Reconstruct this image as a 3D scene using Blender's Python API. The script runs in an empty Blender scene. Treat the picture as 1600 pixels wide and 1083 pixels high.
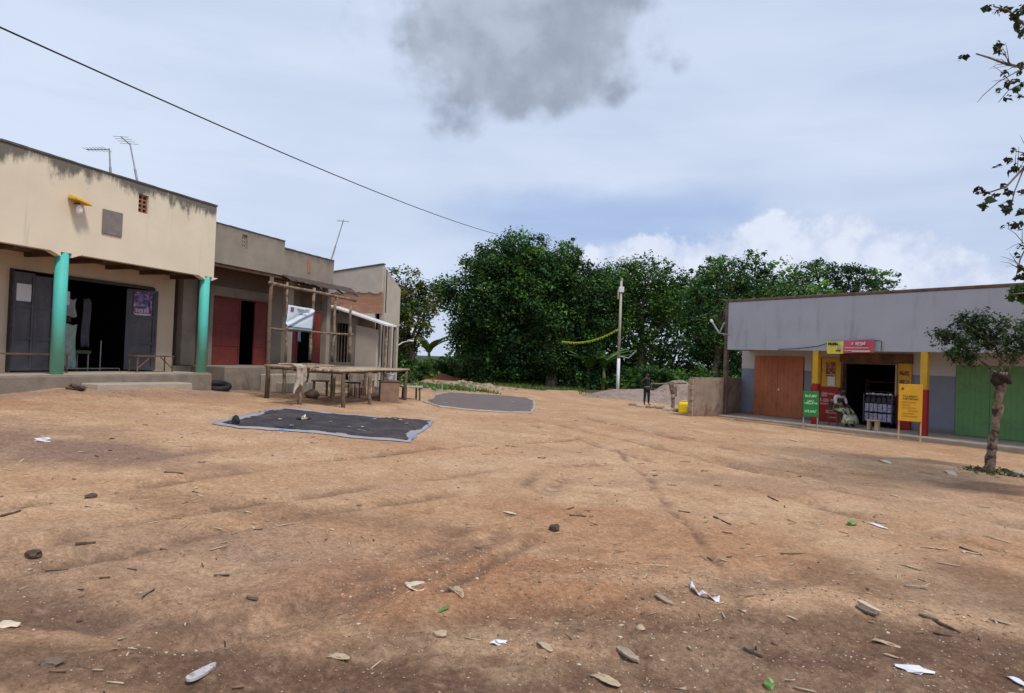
import bpy, bmesh, math, random
import numpy as np
from mathutils import Vector, Matrix, Euler
random.seed(7); RNG = np.random.default_rng(7)
scene = bpy.context.scene
COL = scene.collection

# ------------------------------------------------------------------ camera
F_PX, CX, CY = 1050.0, 800.0, 541.5
CAM = np.array([0.0, 0.0, 1.6])
_roll, _pitch = math.radians(-2.10), math.radians(1.0)
_f = np.array([0, math.cos(_pitch), math.sin(_pitch)]); _r = np.array([1.0, 0, 0]); _u = np.cross(_r, _f)
_r2 = math.cos(_roll)*_r - math.sin(_roll)*_u; _u2 = math.cos(_roll)*_u + math.sin(_roll)*_r
cd = bpy.data.cameras.new('camera'); cam = bpy.data.objects.new('camera', cd); COL.objects.link(cam)
cam.matrix_world = Matrix(((_r2[0], _u2[0], -_f[0], CAM[0]), (_r2[1], _u2[1], -_f[1], CAM[1]), (_r2[2], _u2[2], -_f[2], CAM[2]), (0, 0, 0, 1)))
cd.sensor_fit = 'HORIZONTAL'; cd.sensor_width = 36; cd.lens = F_PX/1600*36
cd.clip_start = 0.05; cd.clip_end = 3000
scene.camera = cam

# ------------------------------------------------------------------ light, sky
SUN_EL, SUN_AZ = math.radians(58), math.radians(140)      # azimuth clockwise from +Y
sd = bpy.data.lights.new('sun', 'SUN'); sd.energy = 2.3; sd.angle = math.radians(11); sd.color = (1.0, 0.95, 0.87)
sun = bpy.data.objects.new('sun', sd); COL.objects.link(sun)
_sv = Vector((math.sin(SUN_AZ)*math.cos(SUN_EL), math.cos(SUN_AZ)*math.cos(SUN_EL), math.sin(SUN_EL)))
sun.rotation_euler = _sv.to_track_quat('Z', 'Y').to_euler(); sun.location = (0, 0, 30)
scene.view_settings.view_transform = 'Standard'; scene.view_settings.look = 'None'
scene.view_settings.exposure = 0.3; scene.view_settings.gamma = 1

class NT:
    """tiny node-tree helper"""
    def __init__(s, nt): s.nt = nt; s.n = nt.nodes; s.l = nt.links
    def new(s, t, **kw):
        nd = s.n.new(t)
        for k, v in kw.items():
            if k.startswith('i_'):
                nd.inputs[k[2:].replace('_', ' ')].default_value = v
            else: setattr(nd, k, v)
        return nd
    def link(s, a, b): s.l.new(a, b)
    def val(s, sock, v):
        if hasattr(v, 'is_output') or isinstance(v, bpy.types.NodeSocket): s.l.new(v, sock)
        else: sock.default_value = v
    def math(s, op, a, b=0.0, c=None, clamp=False):
        nd = s.n.new('ShaderNodeMath'); nd.operation = op; nd.use_clamp = clamp
        s.val(nd.inputs[0], a); s.val(nd.inputs[1], b)
        if c is not None: s.val(nd.inputs[2], c)
        return nd.outputs[0]
    def mix(s, fac, a, b, blend='MIX'):
        nd = s.n.new('ShaderNodeMix'); nd.data_type = 'RGBA'; nd.blend_type = blend
        s.val(nd.inputs[0], fac)
        for k, v in ((6, a), (7, b)):
            if isinstance(v, (tuple, list)): v = tuple(v)[:3] + (1,)
            s.val(nd.inputs[k], v)
        return nd.outputs[2]
    def noise(s, vec, scale, detail=4, rough=0.55, dist=0.0):
        nd = s.n.new('ShaderNodeTexNoise'); nd.inputs['Scale'].default_value = scale
        nd.inputs['Detail'].default_value = detail; nd.inputs['Roughness'].default_value = rough
        nd.inputs['Distortion'].default_value = dist
        if vec is not None: s.l.new(vec, nd.inputs['Vector'])
        return nd.outputs[0]
    def rng(s, v, a, b, c=0.0, d=1.0, smooth=True):
        nd = s.n.new('ShaderNodeMapRange'); nd.interpolation_type = 'SMOOTHSTEP' if smooth else 'LINEAR'
        s.val(nd.inputs[0], v)
        for i, q in enumerate((a, b, c, d)): s.val(nd.inputs[1+i], q)
        return nd.outputs[0]
    def scl(s, vec, sx, sy, sz):
        nd = s.n.new('ShaderNodeMapping'); nd.inputs['Scale'].default_value = (sx, sy, sz); s.l.new(vec, nd.inputs['Vector'])
        return nd.outputs[0]

world = bpy.data.worlds.new('World'); scene.world = world; world.use_nodes = True
W = NT(world.node_tree); W.n.clear()
_out = W.new('ShaderNodeOutputWorld'); _bg = W.new('ShaderNodeBackground')
sky = W.new('ShaderNodeTexSky', sky_type='NISHITA'); sky.sun_disc = False
sky.sun_elevation = SUN_EL; sky.sun_rotation = SUN_AZ; sky.altitude = 1100; sky.dust_density = 2.0
_tc = W.new('ShaderNodeTexCoord'); DIR = _tc.outputs['Generated']
_sep = W.new('ShaderNodeSeparateXYZ'); W.link(DIR, _sep.inputs[0]); dx, dy, dz = _sep.outputs
AZ = W.math('MULTIPLY', W.math('ARCTAN2', dx, dy), 57.2958); EL = W.math('MULTIPLY', W.math('ARCSINE', dz), 57.2958)
zz = W.math('ADD', W.math('MAXIMUM', dz, 0.0), 0.18)
_cv = W.new('ShaderNodeCombineXYZ'); W.link(W.math('DIVIDE', dx, zz), _cv.inputs[0]); W.link(W.math('DIVIDE', dy, zz), _cv.inputs[1]); PL_ = _cv.outputs[0]
n_big = W.noise(PL_, 0.55, 5, 0.5, 0.3)
n_mid = W.noise(PL_, 2.2, 6, 0.6, 0.4)
n_dir = W.noise(DIR, 5.5, 7, 0.58, 0.2)
n_dirf = W.noise(DIR, 16.0, 6, 0.6, 0.0)
def wob(base, n, amp): return W.math('ADD', base, W.math('MULTIPLY', W.math('SUBTRACT', n, 0.5), amp))
def ell(az0, el0, ra, re):
    a = W.math('DIVIDE', W.math('SUBTRACT', AZ, az0), ra); e = W.math('DIVIDE', W.math('SUBTRACT', EL, el0), re)
    return W.math('SQRT', W.math('ADD', W.math('MULTIPLY', a, a), W.math('MULTIPLY', e, e)))
nish = W.mix(1.0, sky.outputs[0], (0.105, 0.105, 0.105), 'MULTIPLY')
veil_c = W.mix(W.rng(n_big, 0.3, 0.7), (0.42, 0.505, 0.675), (0.55, 0.62, 0.765))
veil_c = W.mix(W.rng(W.math('ADD', AZ, W.math('MULTIPLY', EL, -0.4)), 5, -45, 0, 0.5), veil_c, (0.63, 0.70, 0.82))
cover = W.rng(W.math('ADD', n_big, W.math('MULTIPLY', n_mid, 0.25)), 0.38, 0.72, 0.84, 0.99)
c0 = W.mix(cover, nish, veil_c)
# bluer gap low over the trees
gap = W.rng(wob(ell(8.0, 11.6, 15.0, 3.2), n_dir, 1.3), 0.35, 1.15, 0.75, 0.0)
c0 = W.mix(gap, c0, (0.27, 0.385, 0.62))
# faint horizontal streaks
stk = W.noise(W.scl(DIR, 2.0, 2.0, 16.0), 1.4, 5, 0.55, 0.3)
c0 = W.mix(W.rng(stk, 0.42, 0.66, 0, 0.15), c0, (0.62, 0.69, 0.80))
c0 = W.mix(W.rng(stk, 0.52, 0.32, 0, 0.14), c0, (0.38, 0.45, 0.62))
# cumulus bank near the horizon
hump = W.math('ADD', W.math('MULTIPLY', W.math('ABSOLUTE', W.math('SUBTRACT', AZ, 20.5)), -0.24), 12.3)
lump = W.math('ADD', W.math('MULTIPLY', W.math('SUBTRACT', n_dir, 0.5), 8.0), W.math('MULTIPLY', W.math('SUBTRACT', n_dirf, 0.5), 4.5))
edge = W.math('SUBTRACT', W.math('ADD', hump, lump), EL)
cum = W.math('MULTIPLY', W.rng(edge, -0.3, 0.7), W.rng(AZ, -6, 5))
cumc = W.mix(W.rng(n_dirf, 0.35, 0.62), (0.46, 0.52, 0.68), (0.68, 0.72, 0.81))
c0 = W.mix(W.math('MULTIPLY', cum, 0.72), c0, cumc)
# grey cloud overhead
n_blot = W.noise(DIR, 9.0, 4, 0.5, 0.0)
dk = W.rng(wob(wob(ell(-0.4, 26.2, 13.2, 7.3), n_blot, 1.7), n_dirf, 0.3), 0.66, 1.04, 0.97, 0.0)
dkc = W.mix(W.rng(W.math('ADD', W.math('MULTIPLY', n_blot, 0.7), W.math('MULTIPLY', n_dirf, 0.3)), 0.38, 0.62), (0.26, 0.305, 0.385), (0.385, 0.44, 0.535))
c0 = W.mix(dk, c0, dkc)
# hazy horizon and dull ground below it
c0 = W.mix(W.rng(EL, 7, 0, 0, 0.6), c0, (0.50, 0.56, 0.68))
c0 = W.mix(W.rng(EL, 0, -3), c0, (0.16, 0.13, 0.10))
W.link(c0, _bg.inputs['Color']); _bg.inputs['Strength'].default_value = 1.0
W.link(_bg.outputs[0], _out.inputs[0])

# ------------------------------------------------------------------ pixel of the photo -> place in the world
def ray(px, py):
    d = (px-CX)*_r2 - (py-CY)*_u2 + F_PX*_f
    return d/d[1]
def at(px, py, Y): return Vector(CAM + ray(px, py)*Y)
def fade(t): t = np.clip(t, 0, 1); return t*t*(3-2*t)
def base_h(x, y):
    A = np.interp(x, [-60, -14, -10, -7.5, -5, -3, 0, 5, 8, 11, 14, 60], [.9, .66, .56, .40, .29, .17, 0, -.2, -.33, -.42, -.45, -.6])
    w = 0.45 + 0.55*fade(np.asarray(y)/12.0)
    far = 1-0.55*fade((np.asarray(y)-26)/14.0)
    sx, sy = np.asarray(x)+9.3, np.asarray(y)-15.2; al = .321*sx+.947*sy; ac = .947*sx-.321*sy   # trodden apron before the step
    ap = .15*np.exp(-(np.maximum(np.abs(al)-1.2, 0)/.9)**2-(np.maximum(np.abs(ac-.2)-.7, 0)/1.0)**2)
    return A*w*far - 0.12*fade((np.asarray(y)-24)/14.0) + ap
def gh(x, y): return float(base_h(x, y))
def ground_at(px, py):
    d = ray(px, py); lo, hi = 0.5, 300.0
    g = lambda t: CAM[2]+d[2]*t - gh(d[0]*t, d[1]*t)
    t = 0.5
    while t < 300:
        if g(t) < 0: break
        t *= 1.03
    lo, hi = t/1.03, t
    for _ in range(40):
        m = (lo+hi)/2
        if g(m) > 0: lo = m
        else: hi = m
    return Vector((d[0]*hi, d[1]*hi, gh(d[0]*hi, d[1]*hi)))

# value noise in numpy
def _hash(ix, iy, s):
    h = (ix.astype(np.int64)*374761393 + iy.astype(np.int64)*668265263 + s*982451653) & 0xFFFFFFFF
    h = ((h ^ (h >> 13))*1274126177) & 0xFFFFFFFF
    return ((h ^ (h >> 16)) & 0xFFFF)/65535.0
def vnoise(x, y, s=0):
    ix, iy = np.floor(x), np.floor(y); fx, fy = x-ix, y-iy
    fx = fx*fx*(3-2*fx); fy = fy*fy*(3-2*fy)
    a, b, c, d = _hash(ix, iy, s), _hash(ix+1, iy, s), _hash(ix, iy+1, s), _hash(ix+1, iy+1, s)
    return (a*(1-fx)+b*fx)*(1-fy)+(c*(1-fx)+d*fx)*fy
def fbm(x, y, s=0, o=4):
    v, a, t = 0, 0.5, 0
    for k in range(o): v = v + a*vnoise(x*2**k+17.3*k, y*2**k-9.1*k, s+k); t += a; a *= 0.5
    return v/t

# ------------------------------------------------------------------ materials
MATS = {}
def mat(name, color, rough=0.85, var=0.12, scale=3.0, bump=0.15, bscale=40.0, metal=0.0, col2=None, c2=(0.45, 0.62), c2scale=1.5, extra=None, spec=0.3):
    if name in MATS: return MATS[name]
    m = bpy.data.materials.new(name); m.use_nodes = True; T = NT(m.node_tree)
    b = T.n['Principled BSDF']; tc = T.new('ShaderNodeTexCoord'); P = tc.outputs['Object']
    n1 = T.noise(P, scale, 5, 0.6)
    c = T.mix(T.rng(n1, 0.25, 0.75), tuple(max(0, q*(1-var)) for q in color), tuple(min(1, q*(1+var)) for q in color))
    if col2: c = T.mix(T.rng(T.noise(P, c2scale, 6, 0.65, 0.4), c2[0], c2[1]), c, col2)
    if extra: c = extra(T, P, c)
    T.link(c, b.inputs['Base Color']); b.inputs['Roughness'].default_value = rough; b.inputs['Metallic'].default_value = metal
    b.inputs['Specular IOR Level'].default_value = spec
    if bump:
        bn = T.new('ShaderNodeBump'); bn.inputs['Strength'].default_value = bump; bn.inputs['Distance'].default_value = 0.02
        T.link(T.noise(P, bscale, 4, 0.6), bn.inputs['Height']); T.link(bn.outputs[0], b.inputs['Normal'])
    MATS[name] = m; return m

def sepz(T, P):
    s = T.new('ShaderNodeSeparateXYZ'); T.link(P, s.inputs[0]); return s.outputs

# ------------------------------------------------------------------ mesh builder
class MB:
    def __init__(s): s.v = []; s.f = []; s.m = []; s.mi = 0
    def add(s, vs, fs):
        o = len(s.v); s.v += [tuple(v) for v in vs]
        for f in fs: s.f.append([i+o for i in f]); s.m.append(s.mi)
        return s
    def box(s, x0, x1, y0, y1, z0, z1):
        vs = [(x, y, z) for z in (z0, z1) for y in (y0, y1) for x in (x0, x1)]
        return s.add(vs, [(0, 2, 3, 1), (4, 5, 7, 6), (0, 1, 5, 4), (2, 6, 7, 3), (0, 4, 6, 2), (1, 3, 7, 5)])
    def hexa(s, b, t):
        """b, t: 4 points each, counter-clockwise from above"""
        return s.add(list(b)+list(t), [(3, 2, 1, 0), (4, 5, 6, 7), (0, 1, 5, 4), (1, 2, 6, 5), (2, 3, 7, 6), (3, 0, 4, 7)])
    def prism(s, pts, off):
        n = len(pts); off = Vector(off)
        a = [Vector(p) for p in pts]; b = [p+off for p in a]
        return s.add(a+b, [list(range(n))[::-1], list(range(n, 2*n))]+[(i, (i+1) % n, (i+1) % n+n, i+n) for i in range(n)])
    def tube(s, pts, rads, seg=8, cap=True):
        pts = [Vector(p) for p in pts]
        if not isinstance(rads, (list, tuple)): rads = [rads]*len(pts)
        rings = []; up = None
        for i, p in enumerate(pts):
            d = (pts[min(i+1, len(pts)-1)]-pts[max(i-1, 0)])
            if d.length < 1e-6: d = Vector((0, 0, 1))
            d.normalize()
            if up is None: up = d.orthogonal().normalized()
            else: up = (up-d*up.dot(d)); up = up.normalized() if up.length > 1e-5 else d.orthogonal().normalized()
            w = d.cross(up)
            rings.append([p+(up*math.cos(a)+w*math.sin(a))*rads[i] for a in [2*math.pi*k/seg for k in range(seg)]])
        vs = [v for r in rings for v in r]; fs = []
        for i in range(len(pts)-1):
            for k in range(seg):
                a, b = i*seg+k, i*seg+(k+1) % seg; fs.append((a, b, b+seg, a+seg))
        if cap: fs.append(tuple(range(seg))[::-1]); fs.append(tuple((len(pts)-1)*seg+k for k in range(seg)))
        return s.add(vs, fs)
    def lump(s, c, r, seed=0, sub=2, amp=0.25, flat=1.0):
        bm = bmesh.new(); bmesh.ops.create_icosphere(bm, subdivisions=sub, radius=1.0)
        rnd = random.Random(seed); ph = [rnd.uniform(0, 6) for _ in range(6)]; c = Vector(c)
        if not isinstance(r, (list, tuple)): r = (r, r, r*flat)
        vs = []
        for v in bm.verts:
            k = 1+amp*(math.sin(v.co.x*3+ph[0])*math.sin(v.co.y*3.4+ph[1])+.5*math.sin(v.co.z*5+ph[2]+v.co.x*4))
            vs.append(c+Vector((v.co.x*r[0]*k, v.co.y*r[1]*k, v.co.z*r[2]*k)))
        fs = [tuple(v.index for v in f.verts) for f in bm.faces]; bm.free()
        return s.add(vs, fs)
    def build(s, name, material=None, parent=None, bevel=0.0, smooth=False, loc=None, rot=None, fix=True):
        me = bpy.data.meshes.new(name); me.from_pydata(s.v, [], s.f)
        if fix:
            bm = bmesh.new(); bm.from_mesh(me); bmesh.ops.recalc_face_normals(bm, faces=bm.faces); bm.to_mesh(me); bm.free()
        ms = material if isinstance(material, (list, tuple)) else [material]
        for q in ms:
            if q: me.materials.append(q)
        if len(ms) > 1: me.polygons.foreach_set('material_index', s.m)
        if smooth: me.polygons.foreach_set('use_smooth', [True]*len(me.polygons))
        o = bpy.data.objects.new(name, me); COL.objects.link(o)
        if parent: o.parent = parent
        if loc is not None: o.location = loc
        if rot is not None: o.rotation_euler = rot
        if bevel:
            b = o.modifiers.new('bevel', 'BEVEL'); b.width = bevel; b.segments = 2; b.limit_method = 'ANGLE'
        return o
def tag(o, label=None, cat=None, group=None, kind=None):
    if label: o['label'] = label
    if cat: o['category'] = cat
    if group: o['group'] = group
    if kind: o['kind'] = kind
    return o
def empty(name, loc=(0, 0, 0), rz=0.0, label=None, cat=None, group=None):
    o = bpy.data.objects.new(name, None); COL.objects.link(o); o.location = loc; o.rotation_euler = (0, 0, rz); o.empty_display_size = 0.2
    return tag(o, label, cat, group)
def bx(name, m, parent, *a, bevel=0.0, **k): return MB().box(*a).build(name, m, parent, bevel=bevel, **k)
def text(name, s, size, m, parent, loc, rot, ext=0.003, align='CENTER', sx=1.0, bold=0.0):
    cu = bpy.data.curves.new(name, 'FONT'); cu.body = s; cu.size = size; cu.extrude = ext; cu.align_x = align; cu.align_y = 'CENTER'; cu.offset = bold
    t = bpy.data.objects.new(name+'_tmp', cu); COL.objects.link(t)
    dg = bpy.context.evaluated_depsgraph_get(); dg.update()
    me = bpy.data.meshes.new_from_object(t.evaluated_get(dg)); bpy.data.objects.remove(t)
    me.materials.clear(); me.materials.append(m)
    o = bpy.data.objects.new(name, me); COL.objects.link(o); o.parent = parent; o.location = loc; o.rotation_euler = rot; o.scale = (sx, 1, 1)
    return o
def np_quads(name, V, m, colors=None, parent=None):
    """V: (n,4,3) quads -> one mesh; colors (n,3) per quad"""
    n = len(V); me = bpy.data.meshes.new(name)
    me.vertices.add(n*4); me.vertices.foreach_set('co', V.reshape(-1).astype(np.float32))
    me.loops.add(n*4); me.loops.foreach_set('vertex_index', np.arange(n*4, dtype=np.int32))
    me.polygons.add(n); me.polygons.foreach_set('loop_start', np.arange(0, n*4, 4, dtype=np.int32))
    me.update(calc_edges=True)
    if colors is not None:
        ca = me.color_attributes.new('tint', 'FLOAT_COLOR', 'POINT')
        c = np.ones((n, 4, 4), np.float32); c[:, :, :3] = colors[:, None, :]
        ca.data.foreach_set('color', c.reshape(-1))
    me.materials.append(m)
    o = bpy.data.objects.new(name, me); COL.objects.link(o)
    if parent: o.parent = parent
    return o

# shared materials
def leaf_mat(name, transl=0.35):
    m = bpy.data.materials.new(name); m.use_nodes = True; T = NT(m.node_tree); T.n.clear()
    o = T.new('ShaderNodeOutputMaterial'); a = T.new('ShaderNodeAttribute', attribute_name='tint')
    d = T.new('ShaderNodeBsdfPrincipled'); d.inputs['Roughness'].default_value = 0.55; d.inputs['Specular IOR Level'].default_value = 0.12
    t = T.new('ShaderNodeBsdfTranslucent'); mx = T.new('ShaderNodeMixShader'); mx.inputs[0].default_value = transl
    T.link(a.outputs['Color'], d.inputs['Base Color'])
    T.link(T.mix(1.0, a.outputs['Color'], (1.15, 1.2, 0.6), 'MULTIPLY'), t.inputs['Color'])
    T.link(d.outputs[0], mx.inputs[1]); T.link(t.outputs[0], mx.inputs[2]); T.link(mx.outputs[0], o.inputs[0])
    return m
M_LEAF = leaf_mat('leaf', 0.3)
M_BARK = mat('bark', (0.13, 0.10, 0.075), 0.95, 0.35, 6, 0.8, 18, col2=(0.20, 0.18, 0.15), c2scale=4)
M_BARK_PALE = mat('bark_pale', (0.22, 0.155, 0.115), 0.95, 0.4, 8, 1.0, 22, col2=(0.05, 0.035, 0.028), c2=(0.47, 0.58), c2scale=7)
M_POLE = mat('weathered_pole', (0.24, 0.18, 0.13), 0.9, 0.35, 9, 0.7, 40, col2=(0.11, 0.08, 0.06), c2scale=5)
M_POLE_D = mat('dark_pole', (0.13, 0.09, 0.065), 0.9, 0.3, 9, 0.7, 40)
M_DARK = mat('interior_shade_black', (0.012, 0.011, 0.011), 0.95, 0.2, 3, 0)  # near black, colours in the shade inside rooms and openings
M_WHITE = mat('white_paper', (0.62, 0.62, 0.64), 0.8, 0.06, 5, 0.05)
M_METAL = mat('galvanised', (0.30, 0.31, 0.32), 0.55, 0.2, 6, 0.1, 30, metal=0.4)
M_IRON = mat('dark_iron', (0.055, 0.05, 0.05), 0.6, 0.25, 8, 0.1, 30, metal=0.3)
M_RUST = mat('rusty_sheet', (0.16, 0.085, 0.055), 0.85, 0.35, 4, 0.2, 30, col2=(0.07, 0.045, 0.035))
M_BLACK = mat('black_paint', (0.015, 0.014, 0.014), 0.7, 0.2, 6, 0.0)
# ================================================================== GROUND
def seg_dist(X, Y, pts):
    D = np.full(X.shape, 1e9)
    for (x0, y0), (x1, y1) in zip(pts[:-1], pts[1:]):
        vx, vy = x1-x0, y1-y0; L = vx*vx+vy*vy+1e-9
        t = np.clip(((X-x0)*vx+(Y-y0)*vy)/L, 0, 1)
        D = np.minimum(D, np.hypot(X-x0-t*vx, Y-y0-t*vy))
    return D
def gpath(px): return [tuple(ground_at(*p)[:2]) for p in px]
RUTS = [(gpath([(840, 655), (960, 684), (1100, 716), (1250, 750), (1400, 785), (1640, 835)]), .24, .045),
        (gpath([(830, 664), (940, 700), (1080, 738), (1230, 776), (1400, 820), (1640, 880)]), .14, .028),
        (gpath([(900, 652), (1080, 690), (1250, 722), (1420, 752), (1640, 790)]), .26, .04),
        (gpath([(-40, 800), (200, 762), (420, 728), (640, 705), (900, 690)]), .13, .02),
        (gpath([(-40, 905), (220, 855), (480, 800), (700, 770)]), .15, .025),
        (gpath([(300, 1000), (520, 930), (760, 800), (840, 740)]), .16, .025),
        (gpath([(340, 1010), (560, 945), (800, 815), (885, 745)]), .16, .022), (gpath([(-40, 870), (260, 805), (520, 765), (760, 735), (1000, 725)]), .13, .02), (gpath([(1180, 1000), (1120, 880), (1040, 780), (960, 700)]), .06, .010),
        (gpath([(690, 925), (760, 880), (850, 830)]), .07, .018),
        (gpath([(60, 960), (300, 985), (520, 960)]), .3, .03),
        (gpath([(500, 1060), (760, 965), (1000, 930), (1250, 900)]), .25, .02)]
def build_ground():
    a_f = np.radians(np.linspace(-46, 46, 700)); a_b = np.radians(np.linspace(46, 314, 110)[1:-1])
    A = np.concatenate([a_f, a_b]); na = len(A)
    R = np.concatenate([[0.02, .3, .8, 1.4], np.geomspace(2.2, 70, 620), np.geomspace(75, 1500, 30)]); nr = len(R)
    AA, RR = np.meshgrid(A, R); X = RR*np.sin(AA); Y = RR*np.cos(AA)
    Z = base_h(X, Y)
    cell = np.maximum(RR*0.0023, 0.004)
    def amp(wl): return fade((wl/cell-2.2)/3.0)
    flatten = 1.0
    wx = X + 0.5*(fbm(X*.7, Y*.7, 5)-.5); wy = Y + 0.5*(fbm(X*.7, Y*.7, 9)-.5)
    Z = Z + 0.10*(fbm(X*.35, Y*.35, 21, 3)-.5)*fade((RR-1)/4)
    Z = Z + 0.035*(fbm(wx*1.6, wy*1.6, 31, 3)-.5)
    rough = fade((fbm(X*.5, Y*.5, 77, 3)-.38)/.25)
    front = fade((5.6-Y)/2.2)*fade((X+2.4)/1.5)
    Z = Z + (0.016+0.018*rough+.02*front)*(fbm(wx*6, wy*6, 41, 3)-.5)*amp(.17)
    Z = Z + (0.008+0.012*rough+.012*front)*(fbm(wx*19, wy*19, 51, 3)-.5)*amp(.05)
    rut = np.zeros(X.shape)
    dj = 0.22*(fbm(X*1.3, Y*1.3, 61, 3)-.5)
    for pts, w, d in RUTS:
        w = w*.85
        D = np.abs(seg_dist(X+dj, Y+dj, pts)); d = d*1.5; k = np.exp(-(D/w)**2)
        ridge = np.exp(-((D-2*w)/(w))**2)
        brk = fade((fbm(X*.9+3, Y*.9, 71, 2)-.25)/.3)
        Z = Z - d*k*brk + .45*d*ridge*brk; rut = np.maximum(rut, k*brk)
    # tread marks inside some ruts
    # colours
    n1 = fbm(X*.45, Y*.45, 101, 4); n2 = fbm(wx*1.5, wy*1.5, 111, 4); n3 = fbm(X*5, Y*5, 121, 4); n4 = fbm(X*22, Y*22, 131, 3)
    sx = X*np.cos(.5)+Y*np.sin(.5); sy = -X*np.sin(.5)+Y*np.cos(.5)
    n5 = fbm(sx*.5, sy*2.6, 141, 4)
    tan = np.array([.462, .294, .180]); pale = np.array([.56, .388, .255]); red = np.array([.37, .19, .105]); dark = np.array([.15, .092, .064]); grey = np.array([.32, .225, .17]); purp = np.array([.235, .155, .125])
    C = np.ones(X.shape+(3,))*tan
    def lay(c, m): nonlocal C; m = np.clip(m, 0, 1)[..., None]; C = C*(1-m)+c*m
    lay(pale, fade((n2-.42)/.32)*.75*(.35+.65*fade((Y-3.5)/3)))
    lay(pale, np.exp(-((Y-13)/6)**2)*.35*fade((n5-.35)/.3))
    lay(red, fade((n1-.5)/.22)*.38)
    lay(np.array([.295, .172, .105]), fade((5.6-Y)/3.2)*fade((Y+4)/2)*.55)
    lay(grey, fade((n5-.55)/.2)*.25)
    def blob(px, py, rx, ry, amt, c, n=n2, k=1.2):
        g = ground_at(px, py); d = np.hypot((X-g.x)/rx, (Y-g.y)/ry); lay(c, fade((1.15-d-k*(n-.5))/.7)*amt)
    blob(800, 930, 1.7, 1.1, .7, red); blob(1010, 850, 1.7, 1.6, .5, red); blob(640, 870, .9, 1.2, .45, red)
    blob(1300, 1000, 2.0, .75, .8, dark); blob(1500, 1060, 1.6, .6, .85, dark); blob(1120, 1075, 1.3, .42, .85, dark); blob(800, 1060, .9, .32, .7, dark)
    blob(620, 1090, 1.0, .30, .8, dark); blob(430, 1075, .8, .22, .6, dark); blob(40, 1050, .8, .28, .7, dark); blob(900, 990, .5, .2, .6, dark)
    blob(1540, 930, 1.4, 1.0, .55, dark); blob(20, 950, .7, .35, .7, dark); blob(260, 975, .8, .25, .55, purp)
    blob(90, 700, 2.2, 1.2, .75, purp); blob(20, 665, 1.5, .9, .35, purp); blob(200, 705, 1.2, .5, .5, purp); blob(320, 640, 2.0, .9, .35, pale)
    blob(330, 905, 1.3, .8, .3, grey); blob(150, 850, 1.5, .9, .2, grey); blob(430, 850, 1.4, .5, .3, purp); blob(1540, 760, 1.2, 1.0, .6, dark); blob(1360, 745, 2.5, 1.0, .35, dark)
    blob(480, 800, 2.2, .45, .35, dark); blob(1250, 760, 3, .8, .3, purp); blob(520, 618, 2.6, 2.6, .75, dark); blob(700, 610, 3.5, 3.5, .35, grey)
    blob(970, 1010, 1.6, .5, .35, np.array([.40, .28, .19]), n3, 2.0); blob(700, 1010, .7, .3, .35, np.array([.38, .27, .18]), n3, 2.0)
    # darker soil bands along the foot of the plinths
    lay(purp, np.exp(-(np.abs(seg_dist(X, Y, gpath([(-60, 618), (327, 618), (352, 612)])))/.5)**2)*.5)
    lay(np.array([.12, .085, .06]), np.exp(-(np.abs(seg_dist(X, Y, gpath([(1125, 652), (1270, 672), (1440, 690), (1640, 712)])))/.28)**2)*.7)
    lay(dark, rut*.62*fade((n3-.22)/.3))
    lay(dark, fade((n3-.6)/.1)*.22*(.3+.7*np.maximum(rough, front)))
    lay(pale, fade((n4-.62)/.2)*.22)
    lay(dark, fade((.36-n4)/.2)*.22)
    # grass, far side
    gn = fbm(X*.35+4, Y*.35, 151, 4)
    gmask = fade((Y-31)/4)*fade((gn+.10*fade((Y-34)/6)-.46)/.12)
    pth = np.abs(seg_dist(X, Y, gpath([(930, 630), (830, 614), (740, 604), (690, 598)])+[(-8.5, 60), (-12, 90)])); path = np.exp(-(pth/3.0)**4)
    lay(np.array([.055, .085, .03]), gmask*(1-path)*.9)
    lay(np.array([.05, .07, .028]), fade((Y-46)/10))
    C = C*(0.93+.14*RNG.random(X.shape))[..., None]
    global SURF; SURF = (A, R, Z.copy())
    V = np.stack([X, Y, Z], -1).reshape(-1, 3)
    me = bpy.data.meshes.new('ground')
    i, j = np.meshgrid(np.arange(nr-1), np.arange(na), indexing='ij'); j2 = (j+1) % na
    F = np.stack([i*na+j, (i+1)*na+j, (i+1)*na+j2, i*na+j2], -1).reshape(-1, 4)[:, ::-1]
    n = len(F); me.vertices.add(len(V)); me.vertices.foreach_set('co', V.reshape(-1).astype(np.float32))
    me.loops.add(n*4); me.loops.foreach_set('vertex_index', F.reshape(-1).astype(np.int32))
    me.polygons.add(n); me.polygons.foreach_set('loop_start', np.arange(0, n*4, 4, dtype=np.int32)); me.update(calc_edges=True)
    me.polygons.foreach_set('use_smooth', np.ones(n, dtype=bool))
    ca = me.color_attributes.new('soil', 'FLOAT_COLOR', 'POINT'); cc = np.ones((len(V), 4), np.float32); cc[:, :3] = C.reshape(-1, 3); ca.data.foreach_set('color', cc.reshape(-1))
    m = bpy.data.materials.new('soil'); m.use_nodes = True; T = NT(m.node_tree); b = T.n['Principled BSDF']
    P = T.new('ShaderNodeTexCoord').outputs['Object']; a = T.new('ShaderNodeAttribute', attribute_name='soil').outputs['Color']
    f1 = T.noise(P, 26, 6, 0.7); f2 = T.noise(P, 95, 4, 0.7); f3 = T.noise(P, 7, 6, 0.65, .5)
    c = T.mix(T.rng(f1, .3, .72), T.mix(1.0, a, (.72, .69, .66), 'MULTIPLY'), T.mix(1.0, a, (1.18, 1.18, 1.18), 'MULTIPLY'))
    c = T.mix(T.rng(f3, .25, .75), T.mix(1.0, c, (.86, .83, .80), 'MULTIPLY'), T.mix(1.0, c, (1.08, 1.08, 1.08), 'MULTIPLY'))
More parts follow.
